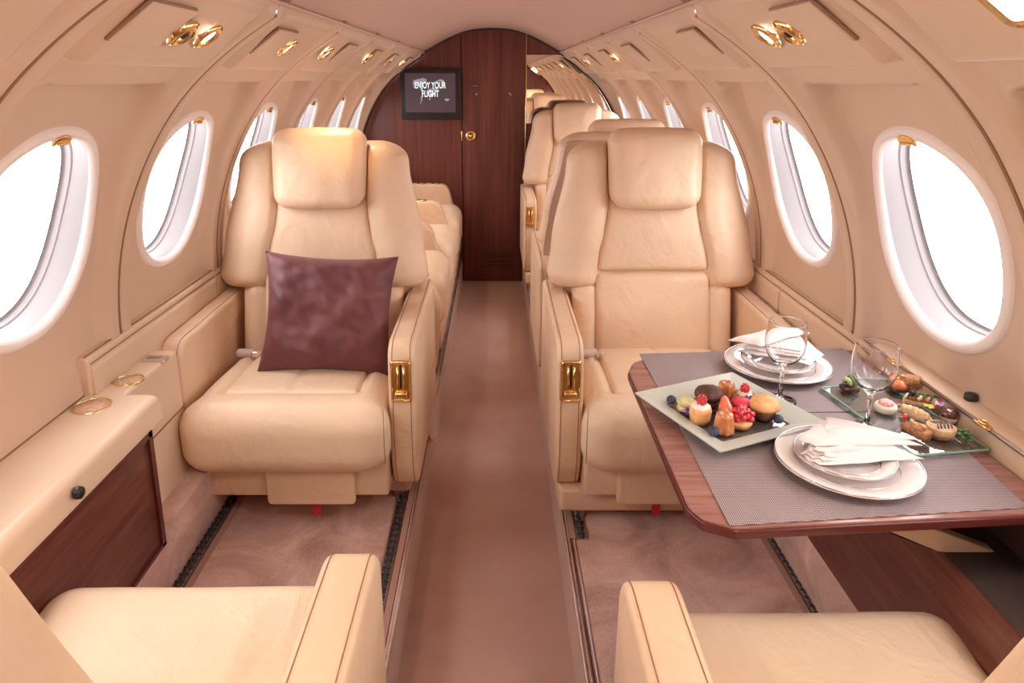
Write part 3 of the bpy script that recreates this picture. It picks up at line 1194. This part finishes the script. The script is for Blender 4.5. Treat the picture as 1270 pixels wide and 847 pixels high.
    tube(path, .003, 6).build('piping', 'leather_light', bk)
    for q in (-1, 1):
        tube([B((q * (W(z) - .004), .062 , z)) for z in np.linspace(.60, .985, 20)], .0012, 5).build('side_seam', 'stitch', bk)
        tube([B((q * (W(z) - .002), .074 , z)) for z in np.linspace(.60, .985, 20)], .0009, 5).build('side_seam', 'stitch', bk)
    # seat belt folded at the back corner of the seat
    if belt:
        g = MB()
        bx = belt * .222
        rbox((bx, .30, .40), (.030, .014, .013), .012, res=.01, mb=g)
        g.build('seat_belt', 'strap', t)
        rbox((bx + belt * -.034, .294, .40), (.010, .012, .010), .004).build('belt_buckle', 'chrome', t)
    return t


ZL = PZ
chL = make_chair(1, 'cream leather armchair on the left holding a burgundy cushion', (-.548, 1.78, ZL), base=False, belt=-1, tagged=True)
chR = make_chair(-1, 'cream leather armchair on the right facing the set table', (.538, 1.78, ZL), belt=-1, tagged=True)
chB = make_chair(1, 'cream leather armchair seen from behind, turned away behind the right armchair', (.54, 3.24, ZL), PI, tan=.13, flap=False)
chC = make_chair(-1, 'cream leather armchair farthest back on the right, by the bulkhead mirror', (.54, 4.06, ZL), flap=False, belt=None, tan=.16)
chNL = make_chair(-1, 'cream leather armchair cut off by the lower left edge, only arm and seat front visible', (-.478, .945, ZL), PI, tan=.39, flap=False, outer=.368, near=True)
chNL.scale = (.87, 1, 1)
chNR = make_chair(1, 'cream leather armchair cut off by the lower right edge below the table', (.523, .885, ZL), PI, tan=.352, flap=False, outer=.368, near=True)
chNR.scale = (.87, 1, 1)

# burgundy cushion
b = MB()
n = 44
for sgn in (1, -1):
    for i in range(n + 1):
        for j in range(n + 1):
            u, v_ = -1 + 2 * i / n, -1 + 2 * j / n
            th = max(0, (1 - u ** 4) * (1 - v_ ** 4)) ** .55
            x = .200 * u * (1 - .10 * (1 - v_ * v_) * u * u)
            z = .182 * v_ * (1 - .09 * (1 - u * u) * v_ * v_)
            wr = .016 * noise.noise(Vector((u * 2.6 + 3, v_ * 2.6, 1.7))) + .010 * noise.noise(Vector((u * 6 + v_ * 2, v_ * 5, 4)))
            b.v.append((x, -sgn * (.062 * th + wr * th) + .0001 * sgn, z))
m1 = (n + 1) ** 2
for o_ in (0, m1):
    for i in range(n):
        for j in range(n):
            q = o_ + i * (n + 1) + j
            b.f.append((q, q + n + 1, q + n + 2, q + 1))
cu = b.build('scatter_cushion', 'burgundy')
tag(cu, 'square burgundy satin cushion leaning on the left armchair backrest', 'cushion')
cu.location = (-.480, 2.00, .728)
cu.rotation_euler = (math.radians(-20), math.radians(3.0), math.radians(2))

# ------------------------------------------------------------------ divan on the left
dv = thing('divan_sofa', 'long cream leather divan along the left wall with dividing arms, up to the bulkhead', 'sofa')
def seatc(y0, y1):
    yc, hy = (y0 + y1) / 2, (y1 - y0) / 2
    def f(p):
        x, y, z = p
        v_ = (y - yc) / hy
        z += .02 * (1 - v_ * v_) * (1 if z > .5 else 0)
        z -= .03 * sstep(-.3, -.9, x) * (1 if z > .5 else 0)
        return (x, y, z)
    return rbox((-.50, yc, .455), (.300, hy, .135), .085, f, res=.03, m=6)
ysd = [(2.90, 3.39), (3.475, 4.02), (4.105, 4.69)]
for y0, y1 in ysd:
    seatc(y0, y1).build('seat_cushion', 'leather_light', dv)
    rbox((-.83, (y0 + y1) / 2, .80), (.06, (y1 - y0) / 2 - .01, .16), .05, lambda p: (p[0] - (p[2] - .8) * .1 - .0, p[1], p[2])).build('back_cushion', 'leather', dv)
for yc in (3.43, 4.063, 4.74):
    out = corner_round([(-.86, .38), (-.86, .715), (-.30, .715), (-.235, .44), (-.25, .38)], [.03, .04, .06, .04, .03], 6)
    p_ = prism(dense(out, .05), yc - .040, yc + .040, .016, YEX).build('armrest', 'leather', dv)
    for dx in (-.10, -.20) if yc > 4.5 else (-.13,):
        cup = lathe([(0, -.002), (.022, -.002), (.024, .002), (.030, .002), (.031, 0)], 20, (-.28 + dx, yc, .716)).build('cup_holder', 'brass', p_)
# near end pad and base
out = corner_round([(-.86, PZ), (-.86, .62), (-.28, .62), (-.20, .50), (-.235, PZ)], [.04, .05, .08, .06, .04], 6)
prism(dense(out, .05), 2.78, 2.885, .03, YEX).build('end_pad', 'leather', dv)
MB().box((-.88, 2.80, PZ), (-.232, 4.79, .34)).build('base', 'wood_edge', dv, smooth=False)
rbox((-.226, 3.85, .29), (.008, .93, .045), .006).build('front_band', 'leather', dv, auto=40)

# ------------------------------------------------------------------ table
TZ = .79
tb = thing('folding_table', 'dark wood folding cabin table set for two, right side', 'table')
out = corner_round([(.366, .883), (.868, .922), (.868, 1.560), (.40, 1.530), (.335, 1.485), (.315, 1.432), (.312, .935), (.326, .903)], [.004, 0, 0, .006, .006, .006, .006, .006], 3)
prism(out, TZ - .020, TZ, .0015, ZUP).build('tabletop', 'wood_table', tb, auto=40)
prism(inset2(out, -.0035), TZ - .0185, TZ - .0035, .003, ZUP).build('table_edge', 'wood_edge', tb, auto=40)
prism(inset2(out, .02), TZ - .030, TZ - .0205, .002, ZUP).build('underside', 'wood_edge', tb, auto=40)
for y in (1.02, 1.42):
    g = prism(corner_round([(.874, .60), (.874, .645), (.60, TZ - .033), (.52, TZ - .033)], .006, 3), y - .012, y + .012, .003, YEX)
    g.build('support_arm', 'ledge', tb, auto=40)

mats_ = [('grey woven vinyl placemat nearest the viewer on the wood table', [(.358, .886), (.822, .930), (.846, 1.238), (.362, 1.232)]),
         ('grey woven vinyl placemat at the far end of the wood table', [(.362, 1.236), (.846, 1.242), (.850, 1.566), (.356, 1.532)])]
for lab, q in mats_:
    o = prism(corner_round(q, .003, 2), TZ + .0002, TZ + .0024, .0008, ZUP).build('placemat', 'placemat', auto=40)
    tag(o, lab, 'placemat')
MZ = TZ + .0025

plate_prof = lambda R: [(0, .003), (R * .55, .003), (R * .62, .0045), (R * .70, .010), (R * .97, .016), (R, .0165), (R * .995, .0185), (R * .97, .0185), (R * .70, .0125), (R * .62, .0075), (R * .55, .006), (0, .006)]


def plate(nm, lab, x, y, z, R):
    t = thing(nm, lab, 'plate', (x, y, z))
    lathe([(0, .0), (R * .55, .0)] + plate_prof(R)[1:], 64).build('china', 'china', t)
    tube([(R * .985 * math.cos(q), R * .985 * math.sin(q), .0187) for q in np.linspace(0, 2 * PI, 64, endpoint=False)], .0014, 5, True).build('silver_rim', 'platinum', t)
    tube([(R * .69 * math.cos(q), R * .69 * math.sin(q), .0125) for q in np.linspace(0, 2 * PI, 64, endpoint=False)], .0006, 4, True).build('silver_line', 'platinum', t)
    return t


P1, P2 = (.599, 1.036), (.642, 1.440)
plate('dinner_plate', 'white china dinner plate with silver rim on the near placemat', *P1, MZ, .113)
plate('side_plate', 'small white plate stacked on the near dinner plate under the napkin', P1[0] - .004, P1[1] + .004, MZ + .0075, .078)
plate('dinner_plate', 'white china dinner plate with silver rim on the far placemat', *P2, MZ, .113)
plate('side_plate', 'small white plate stacked on the far dinner plate under the napkin', *P2, MZ + .0075, .078)


def napkin(lab, sheets, th=.0028):
    """folded cloth: each sheet is 4 corners (x, y, z) with a soft bulge."""
    t = thing('napkin', lab, 'napkin')
    for si, (q, bulge, seed) in enumerate(sheets):
        q = [Vector(p) for p in q]
        n = 22
        b = MB()
        for side in (1, -1):
            for i in range(n + 1):
                for j in range(n + 1):
                    u, v_ = i / n, j / n
                    p = (q[0] * (1 - u) + q[1] * u) * (1 - v_) + (q[3] * (1 - u) + q[2] * u) * v_
                    ed = (4 * u * (1 - u) * 4 * v_ * (1 - v_))
                    z = p.z + bulge * ed ** .5 + .0045 * noise.noise(Vector((u * 3 + seed, v_ * 4, seed)))
                    p2 = (p.x + .004 * noise.noise(Vector((v_ * 4, seed, u))), p.y + .003 * noise.noise(Vector((u * 4, 3 + seed, v_))), z + side * th * min(1, ed * 12 + .02) ** .5)
                    b.v.append(p2)
        m1 = (n + 1) ** 2
        for o_ in (0, m1):
            for i in range(n):
                for j in range(n):
                    k = o_ + i * (n + 1) + j
                    b.f.append((k, k + n + 1, k + n + 2, k + 1))
        b.build('fold', 'linen', t)
    return t


zz = MZ + .030
A_ = (.590, 1.128)
shN = []
for k in range(4):
    d = k * .0055
    shN.append(([(.520 + .004 * k, 1.038 - .006 * k, zz - .005 + d), (.540 + .006 * k, 1.005 + .003 * k, zz - .005 + d), (.715 - .012 * k, 1.020 + .007 * k, zz - .003 + d * .5), (.600, 1.105 - .004 * k, zz + d)], .004, k * 3.1))
shN.append(([(.516, 1.045, zz + .016), (.545, 1.020, zz + .021), (.728, 1.050, zz + .006), (.596, 1.128, zz + .012)], .009, 9.3))
shN.append(([(.560, 1.060, zz + .022), (.585, 1.035, zz + .025), (.725, 1.056, zz + .010), (.604, 1.126, zz + .016)], .006, 5.3))
napkin('folded white linen napkin lying on the near plates', shN)
sh = []
for k in range(3):
    d = k * .0075
    sh.append(([(.560 + .01 * k, 1.475 - .005 * k, zz + d), (.690 + .0 * k, 1.395 + .012 * k, zz + d), (.748 - .01 * k, 1.45, zz + d), (.720, 1.535, zz + d + .006)], .006, 20 + k * 2.7))
sh.append(([(.545, 1.485, zz + .018), (.600, 1.440, zz + .026), (.740, 1.505, zz + .030), (.700, 1.560, zz + .022)], .012, 31.3))
napkin('folded white linen napkin lying on the far plates', sh)


def wine_glass(lab, x, y):
    t = thing('wine_glass', lab, 'glass', (x, y, MZ), group='wine glasses')
    H_ = .166
    outp = [(0, .0), (.031, .0), (.032, .0012), (.026, .003), (.010, .0055), (.0048, .010), (.0040, .035), (.0042, .060), (.0065, .072), (.018, .080), (.029, .092), (.0365, .108), (.0385, .124), (.0375, .145), (.0362, .157), (.0352, H_ - .0015), (.0350, H_ - .0004), (.0347, H_)]
    inn = [(.0344, H_), (.0341, H_ - .0004), (.0343, H_ - .0015), (.0353, .157), (.0366, .145), (.0376, .124), (.0356, .108), (.028, .093), (.016, .082), (0, .078)]
    lathe(outp + inn, 40).build('bowl_and_stem', 'glass', t)


wine_glass('empty wine glass standing behind the pastry plate, before the far setting', .588, 1.288)
wine_glass('empty wine glass standing between the near plate and the glass tray', .700, 1.170)

# frosted square pastry plate
FR, FC = math.radians(23.8), (.459, 1.217)
t = thing('pastry_plate', 'square frosted glass plate heaped with small cakes and berries', 'plate', (FC[0], FC[1], MZ), FR)
b = MB()
rings = [(.078, .002), (.123, .018), (.1235, .0205), (.080, .0065), (.080, .002), (0, 0)]
sq = lambda h: corner_round([(-h, -h), (h, -h), (h, h), (-h, h)], .002 + .004 * (h < .1), 3) if h > 0 else None
vs = []
n = 16
for h, z in rings[:-1]:
    vs += [(x, y, z) for x, y in sq(h)]
n = len(sq(.08))
fs = [(r * n + k, r * n + (k + 1) % n, (r + 1) * n + (k + 1) % n, (r + 1) * n + k) for r in range(len(rings) - 2) for k in range(n)]
fs += [((len(rings) - 2) * n + k, (len(rings) - 2) * n + (k + 1) % n, (k + 1) % n, k) for k in range(n)]
prism(sq(.079), .0008, .0045, .001, ZUP).build('well', 'tray_glass', t, auto=40)
b.add(vs, fs).build('plate_body', 'frosted', t, auto=25)

# ---- small cakes and berries
FZ = MZ + .0065


def blueberry(x, y, lab, r=.0095):
    t = thing('blueberry', lab, 'berry', (x, y, FZ + r), group='blueberries on the pastry plate')
    ball((0, 0, 0), r, seg=16, sz=.9).build('skin', 'blueberry', t)
    tube([(.3 * r * math.cos(q) - r * .3, .35 * r * math.sin(q) - r * .5, r * .68) for q in np.linspace(0, 2 * PI, 8, endpoint=False)], .0010, 5, True).build('crown', 'blueberry', t)


def berry_mesh(mb, c, r):
    for k in range(34):
        z = 1 - 2 * (k + .5) / 34
        q = k * 2.39996
        rr = math.sqrt(1 - z * z)
        ball((c[0] + rr * math.cos(q) * r * .8, c[1] + rr * math.sin(q) * r * .8, c[2] + z * r), r * .26, mb, 6)
    return ball(c, r * .8, mb, 10)


def bumpy(prof, nm, m, parent, amp, sc, seg=28, seed=0, c=(0, 0, 0), flute=None):
    def f(p):
        v_ = Vector(p) * sc + Vector((seed, seed, 0))
        k = 1 + amp * noise.noise(v_) + amp * .5 * noise.noise(v_ * 2.7)
        return ((p[0] - c[0]) * k + c[0], (p[1] - c[1]) * k + c[1], (p[2] - c[2]) * (1 + amp * .4 * noise.noise(v_ * 1.7)) + c[2])
    return lathe(prof, seg, c, flute, fn=f).build(nm, m, parent)


def food_t(nm, lab, cat, x, y, z=None, rz=0):
    return thing(nm, lab, cat, (x, y, z if z is not None else FZ), rz)


blueberry(.364, 1.258, 'dark blueberry at the left corner of the frosted plate')
blueberry(.409, 1.132, 'dark blueberry at the corner of the plate nearest the viewer')
blueberry(.541, 1.178, 'dark blueberry beside the golden muffin')
# pistachio biscuit
t = food_t('pistachio_biscuit', 'pale green pistachio biscuit at the left of the pastry plate', 'pastry', .387, 1.232)
for dz, tl in ((.006, 0), (.017, .0)):
    bumpy([(0, -.006), (.016, -.0055), (.0185, -.002), (.018, .002), (.013, .006), (0, .0075)], 'biscuit_half', 'pistachio', t, .10, 90, seed=dz * 900, c=(0, 0, dz + .001))
# chocolate muffin
t = food_t('chocolate_muffin', 'dark chocolate muffin at the back left of the frosted plate', 'muffin', .432, 1.246)
lathe([(0, 0), (.017, 0), (.022, .022), (0, .022)], 30).build('muffin_base', 'chocolate', t)
bumpy([(.018, .020), (.026, .022), (.0275, .029), (.022, .038), (.011, .043), (0, .044)], 'muffin_top', 'chocolate', t, .12, 70, seed=3)
fl8 = lambda q, z: 1 + .09 * math.cos(8 * q)
t = food_t('canele_cake', 'glazed brown fluted cake at the top of the frosted plate', 'pastry', .478, 1.283)
lathe([(0, 0), (.018, 0), (.0185, .003), (.0175, .012), (.015, .030), (.0115, .035), (.006, .0345), (0, .032)], 48, flute=fl8).build('fluted_cake', 'cake_dark', t)
t = food_t('canele_cake', 'glazed amber fluted cake at the front of the plate by a blueberry', 'pastry', .432, 1.150)
lathe([(0, 0), (.018, 0), (.0185, .003), (.0175, .012), (.015, .031), (.0115, .036), (.006, .0355), (0, .033)], 48, flute=fl8).build('fluted_cake', 'cake_dark', t)
# raspberry baba
t = food_t('raspberry_cake', 'small round sponge cake topped with cream and a raspberry, front left', 'pastry', .400, 1.188)
bumpy([(0, 0), (.017, 0), (.019, .010), (.0205, .024), (.018, .030), (0, .031)], 'sponge', 'cake', t, .06, 80, seed=8)
bumpy([(.017, .0285), (.0185, .031), (.012, .035), (0, .036)], 'cream', 'cream', t, .08, 90, seed=2)
berry_mesh(MB(), (0.001, 0, .042), .0100).build('raspberry', 'raspberry', t)
# nut tart with raspberry
t = food_t('nut_tart', 'crumbly nut tart crowned by a raspberry, back right of the frosted plate', 'pastry', .508, 1.266)
bumpy([(0, 0), (.019, 0), (.023, .012), (.021, .018), (0, .020)], 'tart_case', 'granola', t, .12, 90, seed=5)
bumpy([(.014, .018), (.012, .024), (0, .025)], 'cream', 'cream', t, .15, 120, seed=1)
berry_mesh(MB(), (0, -.002, .030), .0095).build('raspberry', 'raspberry', t)
# strawberry
t = food_t('strawberry_piece', 'orange red strawberry leaning between the cakes', 'fruit', .452, 1.194)
b = MB()
lathe([(0, 0), (.010, .001), (.0145, .009), (.0125, .022), (.006, .036), (0, .040)], 24, fn=lambda p: (p[0], p[1] + p[2] * .55, p[2] * .95 + .001), mb=b)
b.build('flesh', 'strawberry', t)
# pink macaron
t = food_t('macaron', 'bright pink macaron in the middle of the frosted plate', 'macaron', .487, 1.222, FZ + .006)
for z0, sg in ((.0135, 1), (.0065, -1)):
    lathe([(0, 0), (.0175, 0), (.019, .002 * sg), (.0180, .005 * sg), (.011, .0085 * sg), (0, .0095 * sg)], 32, (0, 0, z0)).build('shell', 'pink_shell', t)
lathe([(0, .007), (.0168, .007), (.0172, .010), (.0168, .013), (0, .013)], 28).build('filling', 'raspberry', t)
bumpy([(0, -.006), (.014, -.006), (.016, 0), (0, .001)], 'macaron_rest', 'pink_shell', t, .02, 50)
# golden muffin
t = food_t('golden_muffin', 'golden muffin in a dark pleated paper cup, right of the frosted plate', 'muffin', .524, 1.204)
lathe([(0, 0), (.0175, 0), (.0225, .020), (0, .021)], 96, flute=lambda q, z: 1 + .03 * math.cos(32 * q)).build('paper_cup', 'paper_cup', t)
bumpy([(.0195, .0185), (.027, .0205), (.0285, .026), (.024, .035), (.012, .041), (0, .042)], 'muffin_top', 'cake', t, .07, 60, seed=13)
# redcurrant tart
t = food_t('redcurrant_tart', 'small tart piled with glossy redcurrants, front right of the frosted plate', 'pastry', .468, 1.172)
bumpy([(0, 0), (.019, 0), (.022, .008), (.021, .012), (0, .012)], 'tart_case', 'cake', t, .06, 80, seed=4)
cur = None
pts = [(math.cos(q * 2.4) * .0045 * math.sqrt(q) + .004, math.sin(q * 2.4) * .0040 * math.sqrt(q) + .002, .017 + .014 * max(0, 1 - q / 17) + (.003 if q % 2 else 0)) for q in range(22)]
for p in pts:
    if cur is None:
        cur = ball((0, 0, 0), .0054, seg=12).build('redcurrant', 'redcurrant', t)
        cur.location = p
    else:
        o = cur.copy()
        C.objects.link(o)
        o.parent = t
        o.location = p


def flower(lab, x, y, z, mats2, r=.009, n=5, tilt=.4, cat='flower'):
    t = thing('edible_flower', lab, cat, (x, y, z))
    for k in range(n):
        q = 2 * PI * k / n + .3
        b = MB()
        vs, fs = [], []
        for i in range(5):
            for j in range(5):
                u, v_ = i / 4, (j / 4 - .5) * 2
                rr = r * u
                ww = r * .62 * math.sin(PI * min(u * .9 + .1, .97)) ** .7
                X, Y_ = rr, ww * v_
                Z_ = r * tilt * u * u + .0012 * math.sin(v_ * 3 + k)
                vs.append((X * math.cos(q) - Y_ * math.sin(q), X * math.sin(q) + Y_ * math.cos(q), Z_))
        for i in range(4):
            for j in range(4):
                a_ = i * 5 + j
                fs.append((a_, a_ + 5, a_ + 6, a_ + 1))
        b.add(vs, fs).build('petal', mats2[k % len(mats2)], t)
    ball((0, 0, .001), r * .16, seg=8).build('heart', 'yellow_petal', t)


flower('deep violet pansy tucked below the pistachio biscuit', .385, 1.205, FZ + .008, ['violet', 'violet', 'lilac'], .013, 5, .5)
flower('tiny violet blossom beside the pink macaron', .507, 1.239, FZ + .022, ['violet'], .007, 4, .5)
o = ball((.420, 1.268, FZ + .020), .0058, seg=12).build('redcurrant', 'redcurrant')
tag(o, 'single redcurrant behind the pistachio biscuit', 'berry')
lathe([(0, -.0135), (.006, -.012), (.004, -.003)], 8, (.420, 1.268, FZ + .014)).build('stalk', 'green_leaf', o)

# glass tray with savoury bites
TC = (.780, 1.209)
ang = math.radians(8.0)
t = thing('serving_tray', 'clear glass serving tray with green edges holding savoury bites', 'tray', (TC[0], TC[1], MZ), ang)
o_ = corner_round([(-.072, -.135), (.072, -.135), (.072, .135), (-.072, .135)], .008, 4)
prism(o_, .003, .0065, .001, ZUP).build('glass_sheet', 'tray_glass', t, auto=40)
tube([(x, y, .0065) for x, y in dense(o_, .03)], .0024, 6, True).build('green_edge', 'glass_edge', t)
for q in (-1, 1):
    for y in (-.06, .03, .09):
        rbox((q * .066, y, .0015), (.005, .014, .0014), .001).build('foot', 'glass_edge', t)
TZ2 = MZ + .0075


def at(x, y):
    return (x, y)


# avocado canape
t = food_t('avocado_canape', 'small toast with avocado slices at the left corner of the glass tray', 'canape', .741, 1.318, TZ2)
rbox((0, 0, .005), (.016, .013, .005), .003, lambda p: (p[0], p[1], p[2] + .001 * noise.noise(Vector(p) * 200)), res=.004).build('toast', 'chocolate', t)
for k, (m_, dx) in enumerate((('pale_green', -.006), ('green_leaf', .000), ('pale_green', .007))):
    tube([(dx + .008 * (q - .5), .009 * math.cos(q * 3), .012 + .012 * math.sin(q * 3.0)) for q in np.linspace(0, 1, 8)], [.002, .004, .0045, .005, .005, .0045, .004, .002], 7).build('avocado_slice', m_, t)
bumpy([(0, 0), (.006, .001), (.005, .010), (0, .014)], 'herb_tip', 'green_leaf', t, .3, 200, c=(0, .002, .020))
# salmon canape
t = food_t('salmon_canape', 'salmon and orange bite on dark bread at the back of the glass tray', 'canape', .842, 1.318, TZ2)
rbox((0, 0, .004), (.019, .014, .004), .003).build('bread', 'chocolate', t)
bumpy([(0, 0), (.016, 0), (.018, .008), (.012, .016), (0, .018)], 'salmon', 'salmon', t, .25, 100, c=(0, 0, .007), seed=4)
rbox((.002, .003, .027), (.012, .006, .003), .0025, lambda p: (p[0], p[1], p[2] - 20 * p[0] ** 2)).build('orange_slice', 'orange_fruit', t)
# cheese round
t = food_t('cheese_round', 'white cheese round topped with pink crumbs on the glass tray', 'canape', .765, 1.226, TZ2)
lathe([(0, 0), (.0165, 0), (.0195, .004), (.0200, .010), (.018, .015), (0, .016)], 36).build('cheese', 'cream', t)
bumpy([(.014, .0145), (.0135, .019), (.009, .0225), (0, .023)], 'pink_topping', 'pink_crumb', t, .12, 160, seed=6)


# crusted rolls with a redcurrant
def roll(lab, x, y, rz, L_=.048, arch=.012):
    t = food_t('crusted_roll', lab, 'canape', x, y, TZ2, rz)
    n = 14
    pts = [(L_ * (q - .5), 0, .0125 + arch * math.sin(q * PI)) for q in np.linspace(0, 1, n)]
    rr = [.006 + .0065 * math.sin(PI * (0.12 + .76 * q)) ** .6 for q in np.linspace(0, 1, n)]
    def f(p):
        v_ = Vector(p) * 190
        k = .0030 * noise.noise(v_) + .0015 * noise.noise(v_ * 2.3)
        return (p[0] + k, p[1] + k, p[2] + k)
    tube(pts, rr, 16, fn=f).build('crust', 'granola', t)
    for k in range(9):
        b_ = rbox((L_ * random.uniform(-.35, .35), random.uniform(-.007, .007), .026 + arch * .6), (.003, .0022, .0018), .0012, res=.01, m=2)
        b_.build('nut_piece', 'granola' if k % 2 else 'pastry', t)
    ball((-L_ * .55, 0, .030), .0055, seg=12).build('redcurrant', 'redcurrant', t)
    tube([(-L_ * .62, -.018, .034), (-L_ * .5, .004, .028)], .0006, 5).build('cocktail_pick', 'pastry', t)


roll('nut-crusted roll with redcurrant arching at the back of the glass tray', .862, 1.312, math.radians(-25), .052, .012)
roll('nut-crusted roll with redcurrant at the front edge of the glass tray', .762, 1.122, math.radians(-68), .046, .004)
# braided stick and bruschetta
t = food_t('braided_pastry', 'pale braided pastry stick in the middle of the glass tray', 'canape', .803, 1.196, TZ2, math.radians(-62))
for ph in (0, PI):
    tube([(.052 * (q - .5), .0045 * math.cos(q * 16 + ph), .011 + .004 * math.sin(q * 16 + ph)) for q in np.linspace(0, 1, 30)], [.003 + .0055 * math.sin(PI * q) ** .5 for q in np.linspace(0, 1, 30)], 8).build('strand', 'pastry', t)
t = food_t('vegetable_bite', 'salmon and vegetable bite with olive and herbs on the glass tray', 'canape', .842, 1.252, TZ2, math.radians(-30))
rbox((0, 0, .005), (.026, .010, .005), .004).build('bread', 'pastry', t)
for k in range(7):
    tube([(-.022 + .007 * k, -.007, .013), (-.018 + .007 * k, 0, .018), (-.014 + .007 * k, .007, .012)], .0038, 7).build('salmon_strip', 'salmon' if k % 3 else 'cream', t)
ball((-.012, -.006, .024), .0062, seg=14).build('olive', 'black', t)
for k in range(4):
    tube([(-.020 + k * .013, -.010, .014), (-.014 + k * .012, -.002, .026), (-.006 + k * .013, .008, .020)], [.001, .0032, .001], 6).build('herb', 'green_leaf', t)
# glazed egg bite
t = food_t('glazed_bite', 'small cup with dark glaze at the right of the glass tray', 'canape', .862, 1.188, TZ2)
lathe([(0, 0), (.013, 0), (.0150, .014), (.0140, .0145), (0, .0135)], 28).build('glass_cup', 'cream', t)
lathe([(.0151, .010), (.0155, .014), (.013, .021), (.007, .024), (0, .0245)], 28).build('dark_glaze', 'chocolate_glaze', t)
flower('yellow and black viola petals left of the glazed bite', .835, 1.207, TZ2 + .018, ['yellow_petal', 'yellow_petal', 'black'], .010, 4, .3)
flower('lilac and pink viola resting against the glazed bite', .853, 1.207, TZ2 + .020, ['lilac', 'pink_crumb'], .011, 5, .6)
# filled tartlet with greens
t = food_t('filled_tartlet', 'round golden tartlet with dark sauce on the tray near the viewer', 'canape', .810, 1.130, TZ2)
bumpy([(0, 0), (.018, 0), (.0225, .010), (.0235, .020), (.0215, .021), (.018, .016), (0, .015)], 'tart_case', 'pastry', t, .05, 90, seed=2)
bumpy([(.017, .015), (.014, .021), (.006, .024), (0, .024)], 'filling', 'cream', t, .2, 140, seed=8)
for k in range(5):
    tube([(-.014 + k * .006, -.014, .023), (-.010 + k * .006, -.003, .0265), (-.013 + k * .006, .012, .023)], .0014, 6).build('sauce_stripe', 'chocolate_glaze', t)
t = food_t('herb_sprig', 'dark green curly herb sprig beside the golden tartlet', 'herb', .842, 1.118, TZ2)
for k in range(11):
    q = k * 2.4
    r_ = .004 + .0008 * k
    b = MB()
    ball((r_ * math.cos(q), r_ * math.sin(q), .004 + .0012 * (11 - k)), .0052, b, 8, .45, lambda p: (p[0], p[1], p[2] + .0012 * math.sin(p[0] * 900) + .001 * math.cos(p[1] * 800)))
    b.build('leaf', 'green_leaf', t)
